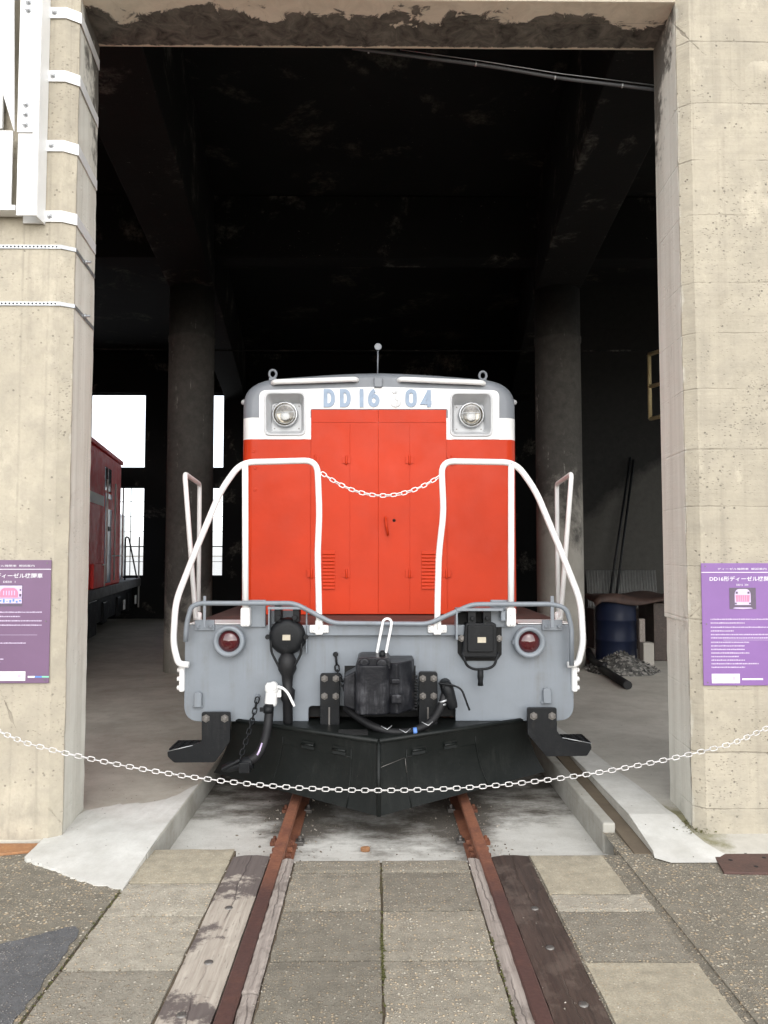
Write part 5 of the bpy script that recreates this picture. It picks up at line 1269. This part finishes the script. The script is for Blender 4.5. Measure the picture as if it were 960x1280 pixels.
chain_mb([at(322, 872, YBm - .03), at(318, 890, YBm - .06), at(311, 915, YBm - .14), at(303, 940, YBm - .22), at(299, 952, YBm - .26)], .036, .026, .005, 6).build('hose_chain', MT['black'], LO)
m = MB(); q = at(322, 871, YBm); m.lathe((q.x, YBm, q.z), (0, -1, 0), [(0, .02), (.02, .018), (.03, .01)], 10); m.build('chain_stud', MT['grey'], LO)
P_ = [at(557, 862, 5.15), at(552, 882, 5.12), at(540, 903, 5.04), at(515, 915, 4.98), at(490, 916, 4.96), at(468, 909, 4.97), at(448, 897, 5.05), at(432, 885, 5.15)]
m = MB(); m.tube(fillet(P_, .14, 6), .025, 14); hs = m.build('brake_hose', MT['rubber'], LO)
m = MB(); q = at(558, 858, 5.14); m.lathe(q, (.3, 0, -1), [(-.02, .03), (.01, .044), (.05, .042), (.12, .038), (.15, .032)], 16); m.lathe(q, (0, -1, 0), [(-.1, .04), (.01, .038), (.03, .03)], 16); m.tube(fillet([at(548, 854, 5.09), at(565, 856, 5.09), at(577, 861, 5.08), at(587, 888, 5.07)], .05), .007, 8); m.build('angle_cock', MT['black'], hs, .003)
for k, (a_, b_) in enumerate(((553.5, 876), (552, 881))): m = MB(); q = at(a_, b_, 5.125); m.lathe(q, (.3, 0, -1), [(-.006, .031), (.006, .031)], 16); m.build('hose_clamp', MT['galv'], hs)
m = MB(); q = at(519, 914.5, 4.955); m.lathe(q, (1, 0, .1), [(-.012, .0265), (.012, .0265)], 14); m.build('hose_tape', MT['blue_print'], hs)
for a_, b_ in ((484, 911), (535, 906), (507, 915)):
    m = MB(); q = at(a_, b_, 4.95); m.tube([q + Vector((-.04, 0, .018)), q + Vector((0, -.02, 0)), q + Vector((.03, .0, .02))], .0035, 5); m.build('hose_wire', MT['galv'], hs)
# --- snowplough
T = Vector((-.01, 4.70, at(473, 926, 4.70).z)); Bt = Vector((-.01, 4.615, .075))
def plough_side(sx):
    W = Vector((sx * 1.02, 5.36, .475)); V = Vector((sx * 1.165, 5.50, .085)) 
    n1 = 10; n2 = 6; vs = []
    for i in range(n1 + 1):
        u = i / n1
        for j in range(n2 + 1):
            v = j / n2
            top = T.lerp(W, u); bot = Bt.lerp(V, u); p = top.lerp(bot, v)
            bow = .05 * 4 * v * (1 - v) * min(1, u * 3)          # hollow mouldboard
            p = p + Vector((-sx * .5, .86, 0)) * bow; vs.append(p)
    m = MB(); q = n2 + 1
    fcs = [(i * q + j, (i + 1) * q + j, (i + 1) * q + j + 1, i * q + j + 1) for i in range(n1) for j in range(n2)]
    if sx > 0: fcs = [f[::-1] for f in fcs]
    m.add(vs, [f[::-1] for f in fcs], 0, True)
    # back skin, rim
    off = Vector((-sx * .0, .02, 0)); k = len(vs)
    m.add([p + off for p in vs], fcs, 0, True)
    rim = [j for j in range(q)] + [i * q + n2 for i in range(1, n1 + 1)] + [n1 * q + j for j in range(n2 - 1, -1, -1)] + [i * q for i in range(n1 - 1, 0, -1)]
    r1 = [vs[i] for i in rim]; kk = len(r1); ff = [(i, (i + 1) % kk, (i + 1) % kk + kk, i + kk) for i in range(kk)]
    m.add(r1 + [p + off for p in r1], ff if sx > 0 else [f[::-1] for f in ff])
    return m.build('mouldboard', MT['plough'], plo)
plo_o = MB(); 
topz = T.z
plan = [(T.x, T.y), (1.02, 5.36), (.95, 5.42), (-.95, 5.42), (-1.02, 5.36)]
plo_o.prism_z(plan, topz - .03, topz - .012)
plo = plo_o.build('snowplough', MT['plough'], LO)
plough_side(-1); plough_side(1)
m = MB()
for sx in (-1, 1):
    p0 = T + Vector((0, -.012, .0)); W = Vector((sx * 1.03, 5.35, .485)); m.tube([p0, p0.lerp(W, .5), W], .016, 6)
m.build('top_rib', MT['plough'], plo)
m = MB(); m.tube([T + Vector((0, -.002, 0)), Bt + Vector((0, -.002, 0))], .014, 6); m.build('nose_strip', MT['plough'], plo)
for x0, x1 in ((422.5, 460),): m = MB(); a_, b_ = gd(x0, 918, topz - .0115), gd(x1, 913, topz - .0115); m.box(a_.x, b_.x, a_.y - .02, a_.y + .13, topz - .0125, topz - .0095); m.build('slot', MT['void'], plo)
def on_plough(u, v, sx, lift=.0):
    W = Vector((sx * 1.02, 5.36, .475)); V = Vector((sx * 1.165, 5.50, .085)); p = T.lerp(W, u).lerp(Bt.lerp(V, u), v)
    bow = .05 * 4 * v * (1 - v) * min(1, u * 3); p += Vector((-sx * .5, .86, 0)) * bow
    return p + Vector((sx * .5, -.86, 0)) * lift
for sx in (-1, 1):
    for u in (.17, .62):
        m = MB(); m.tube([on_plough(u, v / 6, sx, .001) for v in range(1, 7)], .0045, 5); m.build('weld_seam', MT['plough'], plo)
    m = MB(); m.tube([on_plough(.17 + .45 * t / 5, .30, sx, .0) for t in range(6)], .003, 5); m.build('weld_seam', MT['plough'], plo)
    for u in (.245, .45):
        p = on_plough(u, .17, sx, .006); m = MB(); dx = Vector((sx * .84, .54, 0)).normalized() * .05
        for k, (aa, bb) in enumerate(((0, .02), (.024, .045))):
            m.add([p - dx + Vector((0, 0, -aa)), p + dx + Vector((0, 0, -aa)), p + dx + Vector((0, -.014 * k, -bb)), p - dx + Vector((0, -.014 * k, -bb))], [(0, 1, 2, 3)])
        m.tube([p - dx + Vector((0, 0, -.022)), p + dx + Vector((0, 0, -.022))], .009, 8); m.build('flap_hinge', MT['plough'], plo)
# scratched white edge on the nose panel
m = MB(); m.tube([on_plough(.01, .36, 1, .004), on_plough(.155, .30, 1, .004)], .0022, 5); m.tube([on_plough(.16, .31, 1, .004), on_plough(.165, .52, 1, .004)], .002, 5); m.build('scratch', MT['bolt'], plo)
# plough stays to the frame
for sx in (-1, 1): MB().box(sx * .9 - .04, sx * .9 + .04, 5.42, 5.7, .2, .6).build('plough_stay', MT['plough'], plo)
# --- side steps
for sx, pts in ((-1, [(252, 890.5), (287.5, 890.5), (287.5, 927), (268.5, 953), (217.5, 953.5), (209.5, 946), (209, 939.5), (241, 932), (252, 927)]), (1, [(659.5, 885), (696, 885), (696, 913), (702, 922), (712, 927), (738, 929), (740, 935), (734, 945), (683, 945.6), (659.5, 918)])):
    YS = 5.20; poly = [(*p, .012) for p in xz(pts, YS)]; m = MB(); m.prism_y(round_poly(poly, 3), YS, YS + .03); sp = m.build('side_step', MT['black'], LO, .003)
    xa, xb = (at(211, 940, YS).x, at(256, 940, YS).x) if sx < 0 else (at(698, 930, YS).x, at(739, 930, YS).x); z = at(700, 929, YS).z if sx > 0 else at(225, 937, YS).z
    m = MB()
    for k in range(6): x = xa + (xb - xa) * k / 5; m.box(x - .006, x + .006, YS + .03, YS + .26, z - .02, z)
    for k in range(6): y = YS + .04 + .044 * k; m.box(xa - .006, xb + .006, y - .005, y + .005, z - .019, z - .001)
    m.build('tread_grid', MT['black'], sp)
    m = MB(); zz = at(0, 0, YS).z; e0 = at(pts[6][0] if sx < 0 else 739, pts[6][1] if sx < 0 else 929.5, YS); e1 = at(pts[7][0] if sx < 0 else 703, pts[7][1] if sx < 0 else 922.5, YS)
    m.tube([e0 + Vector((0, -.001, .002)), e1 + Vector((0, -.001, .002))], .003, 5); m.build('worn_edge', MT['galv'], sp)
    m = MB(); m.box(min(xa, xb) if sx > 0 else max(xa, xb) - .03, (min(xa, xb) if sx > 0 else max(xa, xb) - .03) + .03, YS + .165, YS + .3, z - .02, .72); m.build('step_hanger', MT['black'], sp)
    for a_ in ((257.5, 898), (281, 898)) if sx < 0 else ((667, 895), (690, 895)):
        q = at(*a_, YS); m = MB(); m.bolt((q.x, YS, q.z), (0, -1, 0), .018, .016); m.build('bolt', MT['bolt'], sp)
        m = MB(); q = at(a_[0], a_[1] + 9, YS); m.box(q.x - .011, q.x + .011, YS - .0015, YS + .001, q.z - .03, q.z + .012); m.build('slot', MT['void'], sp)
# --- cab behind the hood (hidden from the front)
m = MB(); m.box(-1.3, 1.3, 10.62, 13.2, 1.14, 3.1); cab = m.build('cab', MT['red'], LO, .04)
m = MB(); m.box(-1.305, 1.305, 10.60, 13.22, 3.1, 3.45); m.build('cab_roof', MT['roofgrey'], LO, .12, 4)
for sx in (-1, 1):
    m = MB(); m.box(sx * 1.302 - .01, sx * 1.302 + .01, 11.2, 12.2, 2.1, 2.9); m.build('cab_window', MT['void'], cab)

# ------------------------------------------------------------------ THE OTHER LOCOMOTIVE in the next stall
NB = thing('locomotive', (-4.6, 12.3, 0.03), 'dark red locomotive in the next stall, half hidden behind the left pillar', 'locomotive', rz=R(10.1))
dred = m_paint('dark_red_paint', (.74, .055, .046), .5, .3, (.2, .02, .02), .25)
dgrey = m_paint('band_grey', (.66, .66, .64), .5, .3); skirt = m_paint('underframe_grey', (.10, .10, .10), .6, .4)
refl_blue = m_plain('window_reflection_blue', (.36, .45, .60), .22)  # blue-grey stands in for windows reflected on the door and hood
m = MB(); m.box(-2.6, 0, -5.5, 3.3, 1.0, 3.38); body = m.build('body', dred, NB, .03)
m = MB(); pr = round_poly([(.03, 3.38), (.03, 3.45), (-.35, 3.72, .15), (-2.25, 3.72, .15), (-2.63, 3.45), (-2.63, 3.38)]); m.prism_y(pr, -5.5, 3.36); m.build('roof', dred, NB, .01)
m = MB(); m.box(-.001, .006, -5.5, 1.30, 2.42, 2.60); m.build('band', dgrey, body)
for y0, y1, z0, z1, mt_ in ((1.38, 1.62, 2.75, 3.12, 'glass_d'), (1.72, 2.0, 2.75, 3.12, 'glass_d')): pass
gd_ = m_plain('dim_window', (.22, .25, .28), .08, .3)
m = MB(); m.box(-.002, .012, 1.36, 1.62, 2.72, 3.14); m.build('window', gd_, body, .004)
m = MB(); m.box(-.002, .012, 1.72, 2.02, 2.72, 3.14); m.build('window', gd_, body, .004)
m = MB(); m.box(-.002, .014, 1.45, 2.10, 1.06, 2.68); dr_ = m.build('door', refl_blue, body, .006)
m = MB(); m.box(.014, .03, 1.7, 1.95, 2.0, 2.08); m.build('handle', MT['black'], dr_)
m = MB(); m.box(.014, .022, 1.5, 2.05, 2.40, 2.58); m.build('number_plate', dred, dr_)
for yy in (1.32, 2.2, 3.2): m = MB(); m.tube([(.06, yy, 1.1), (.06, yy, 2.9)], .016, 8); m.build('handrail', dgrey if yy > 1.4 else MT['white'], NB)
m = MB(); m.box(-.0, .05, .2, 1.2, 1.02, 1.42); m.build('locker', dred, body, .006)
m = MB(); m.tube(fillet([(.06, 1.15, 1.02), (.06, 1.15, 1.4), (.06, .95, 1.4)], .02), .012, 6); m.tube([(.06, 2.0, 1.55), (.06, 3.3, 1.55)], .012, 6); m.build('handrail', MT['white'], NB)
m = MB(); m.box(-2.25, -.32, 3.32, 6.3, 1.02, 2.52); m.build('hood', refl_blue, NB, .05)
m = MB(); m.box(-1.6, -1.0, 3.7, 4.3, 2.52, 2.8); m.box(-.5, -.35, 3.6, 4.4, 2.48, 2.6); m.build('exhaust', MT['black'], NB, .03)
m = MB(); m.box(-2.6, .02, -5.5, 6.6, .82, 1.0); m.build('side_sill', skirt, NB, .01)
m = MB(); m.box(-2.4, -.12, -5.5, 6.2, .34, .82); m.box(-2.4, -.06, -1.5, 1.2, .18, .8); m.build('fuel_tank', MT['black'], NB, .03)
for yy in (2.2, 3.9, 5.4):
    m = MB(); m.lathe((-.75, yy, .42), (1, 0, 0), [(0, .42), (.1, .43), (.13, .40), (.14, .1)], 24); m.build('wheel', MT['black'], NB)
    m = MB(); m.box(-.3, -.08, yy - .2, yy + .2, .3, .7); m.build('axle_box', MT['black'], NB, .02)
for yy in (4.1, 5.9): m = MB(); m.box(-.02, .0, yy - .1, yy + .1, .42, .62); m.build('step_plate', MT['white'] if True else None, NB)
m = MB(); m.tube(fillet([(-.05, 4.4, 1.02), (-.05, 4.4, 1.95), (-.05, 4.9, 1.95), (-.05, 6.4, 1.0)], .12), .018, 8); m.build('handrail', MT['black'], NB)
m = MB(); m.tube([(-.02, 6.5, .3), (-.02, 6.5, 2.0)], .02, 6); m.build('corner_post', dgrey, NB)

# ------------------------------------------------------------------ CLUTTER in the right-hand bay
FZ = .08
q = gd(778, 828, FZ); dm = thing('drum', (q.x, q.y + .28, FZ), 'blue steel drum standing beside the gravel heap in the right bay', 'drum')
blue = m_paint('drum_blue', (.008, .013, .034), .5, .7, (.02, .02, .02), .25)
m = MB(); m.lathe((q.x, q.y + .28, FZ), (0, 0, 1), [(0, .285), (.012, .292), (.02, .285), (.28, .285), (.295, .296), (.31, .285), (.57, .285), (.585, .296), (.60, .285), (.86, .285), (.87, .292), (.88, .285)], 28); m.build('barrel', blue, dm)
m = MB(); m.lathe((q.x + .12, q.y + .2, FZ + .88), (0, 0, 1), [(0, .03), (.015, .03), (.018, .02)], 10); m.build('bung', MT['steel'], dm)
# brown tarpaulin over crates next to the drum
cq = gd(826, 822, FZ)
cb_ = MB(); cb_.box(cq.x - .22, cq.x + .9, q.y + .15, q.y + .8, FZ, FZ + .83); tag(cb_.build('crate', MT['wood_dark'], None, .01), 'dark wooden crate under the brown tarpaulin behind the right pillar', 'crate')
tp = MB(); x0 = at(742, 750, q.y).x; x1 = cq.x + 1.0; nx, ny = 22, 12; vs = []
for j in range(ny + 1):
    for i in range(nx + 1):
        u, v = i / nx, j / ny; x = x0 + (x1 - x0) * u; y = q.y - .06 + .98 * v
        z = FZ + .93 + .025 * math.sin(9 * u + 4 * v) + .02 * math.sin(17 * u - 7 * v)
        if j == 0: z -= .07 + .05 * math.sin(8 * u)
        if i == 0: z -= .06
        vs.append((x, y, z))
tp.add(vs, [(j * (nx + 1) + i, j * (nx + 1) + i + 1, (j + 1) * (nx + 1) + i + 1, (j + 1) * (nx + 1) + i) for j in range(ny) for i in range(nx)], 0, True)
to = tp.build('tarpaulin', m_plain('tarp_brown', (.05, .027, .02), .7, var=.4), None); sdm = to.modifiers.new('thick', 'SOLIDIFY'); sdm.thickness = .02
tag(to, 'rumpled brown tarpaulin laid over the blue drum and crate', 'tarpaulin')
# gravel heap
gp = MB(); c0 = gd(775, 838, FZ); rg = random.Random(4)
for i in range(420):
    a_ = rg.uniform(0, 6.28); rr_ = rg.random() ** .6; x = c0.x + math.cos(a_) * rr_ * .50; y = c0.y - .05 + math.sin(a_) * rr_ * .42; z = FZ + .26 * max(0, 1 - rr_) + rg.uniform(0, .02); s_ = rg.uniform(.010, .024)
    d = [Vector((rg.uniform(-1, 1), rg.uniform(-1, 1), rg.uniform(-1, 1))).normalized() * s_ for _ in range(3)]
    p = Vector((x, y, z)); vs = [p + d[0], p - d[0], p + d[1], p - d[1], p + d[2], p - d[2]]
    gp.add(vs, [(0, 2, 4), (2, 1, 4), (1, 3, 4), (3, 0, 4), (2, 0, 5), (1, 2, 5), (3, 1, 5), (0, 3, 5)])
gp.lathe((c0.x, c0.y - .05, FZ - .005), (0, 0, 1), [(0, .46), (.1, .3), (.2, .14), (.25, .01)], 18)
M = Mat('gravel_stone'); vc = M.voro(M.pos(), 30, out='Color'); gm = M.fin(M.ramp(M.sep(vc)[0], [(0, (.03, .03, .03)), (.5, (.08, .078, .07)), (1, (.26, .25, .23))]), .8)
tag(gp.build('gravel_heap', gm, None), 'small heap of grey gravel on the floor before the blue drum', 'gravel', kind='stuff')
b0 = gd(811.5, 832, FZ); m = MB(); m.box(b0.x - .075, b0.x + .075, b0.y, b0.y + .16, FZ, FZ + .31); tag(m.build('concrete_block', MT['patch_cement'], None, .012), 'upright grey concrete block beside the gravel heap', 'block')
m = MB(); m.box(b0.x - .05, b0.x + .03, b0.y + .22, b0.y + .30, FZ, FZ + .62); tag(m.build('wooden_stake', MT['wood_grey'], None, .006), 'short wooden stake standing behind the grey concrete block', 'stake')
pt_ = gd(763, 812, FZ); m = MB(); m.lathe((pt_.x, pt_.y + .3, FZ), (0, 0, 1), [(0, .13), (.30, .15), (.31, .155), (.32, .14), (.3, .13)], 20); bk = tag(m.build('bucket', MT['rubber'], None), 'black bucket with pale rim behind the gravel heap', 'bucket')
m = MB(); m.tube([(pt_.x + .15 * math.cos(a_), pt_.y + .3 + .15 * math.sin(a_), FZ + .315) for a_ in [2 * math.pi * i / 20 for i in range(20)]], .012, 6, True); m.build('rim', MT['galv'], bk)
P_ = [gd(736, 818, FZ), gd(741, 830, FZ), gd(748, 838, FZ), gd(757, 844, FZ), gd(785, 862, FZ)]
for p in P_: p.z = FZ + .05
m = MB(); m.tube(fillet(P_, .3, 4), .05, 12); tag(m.build('rubber_hose', MT['rubber'], None), 'thick black rubber hose lying on the floor by the right column', 'hose')
m = MB(); P2 = [gd(735, 828, FZ), gd(742, 836, FZ), gd(750, 841, FZ), gd(758, 842, FZ)]
for p in P2: p.z = FZ + .10
m.tube(fillet(P2, .3, 4), .045, 12); tag(m.build('rubber_hose', MT['rubber'], None), 'shorter black hose piece resting on the long hose by the column', 'hose')
# corrugated panel leaning on the bay wall
xa = at(734, 740, 13.7).x; xb = at(821, 740, 13.7).x; z0, z1 = at(0, 775, 13.7).z, at(0, 713, 13.7).z; m = MB(); n_ = 96; vs = []
for i in range(n_ + 1):
    x = xa + (xb - xa) * i / n_; y = 13.65 + .018 * math.sin(i * math.pi / 2); vs += [(x, y - .1, .08), (x, y + .1, z1)]
m.add(vs, [(2 * i, 2 * i + 2, 2 * i + 3, 2 * i + 1) for i in range(n_)], 0, True)
o = m.build('corrugated_panel', m_plain('corrugated_grey', (.17, .172, .165), .5), None); sdm = o.modifiers.new('thick', 'SOLIDIFY'); sdm.thickness = .004
tag(o, 'pale grey corrugated panel leaning on the rear wall of the right bay', 'panel')
for (a_, b_, c_, d_), lab in (((788, 572, 763, 740), 'longer thin dark pole leaning on the wall behind the corrugated panel'), ((792, 575, 771, 740), 'second thin dark pole leaning on the wall, right of the longer one')):
    p0, p1 = at(a_, b_, 13.93), at(c_, d_, 13.4); dd = (p1 - p0) * ((p0.z - .09) / (p0.z - p1.z)); p1 = p0 + dd
    m = MB(); m.tube([p0, p1], .022, 8); tag(m.build('pole', MT['black'], None), lab, 'pole', 'poles leaning in the right bay')
# dark boards in front of the panel
m = MB(); xx = at(740, 800, 12.6).x; m.box(xx, xx + 1.15, 12.5, 12.9, .08, .72); tag(m.build('workbench_box', MT['wood_dark'], None, .01), 'dark low wooden chest in front of the corrugated panel', 'chest')
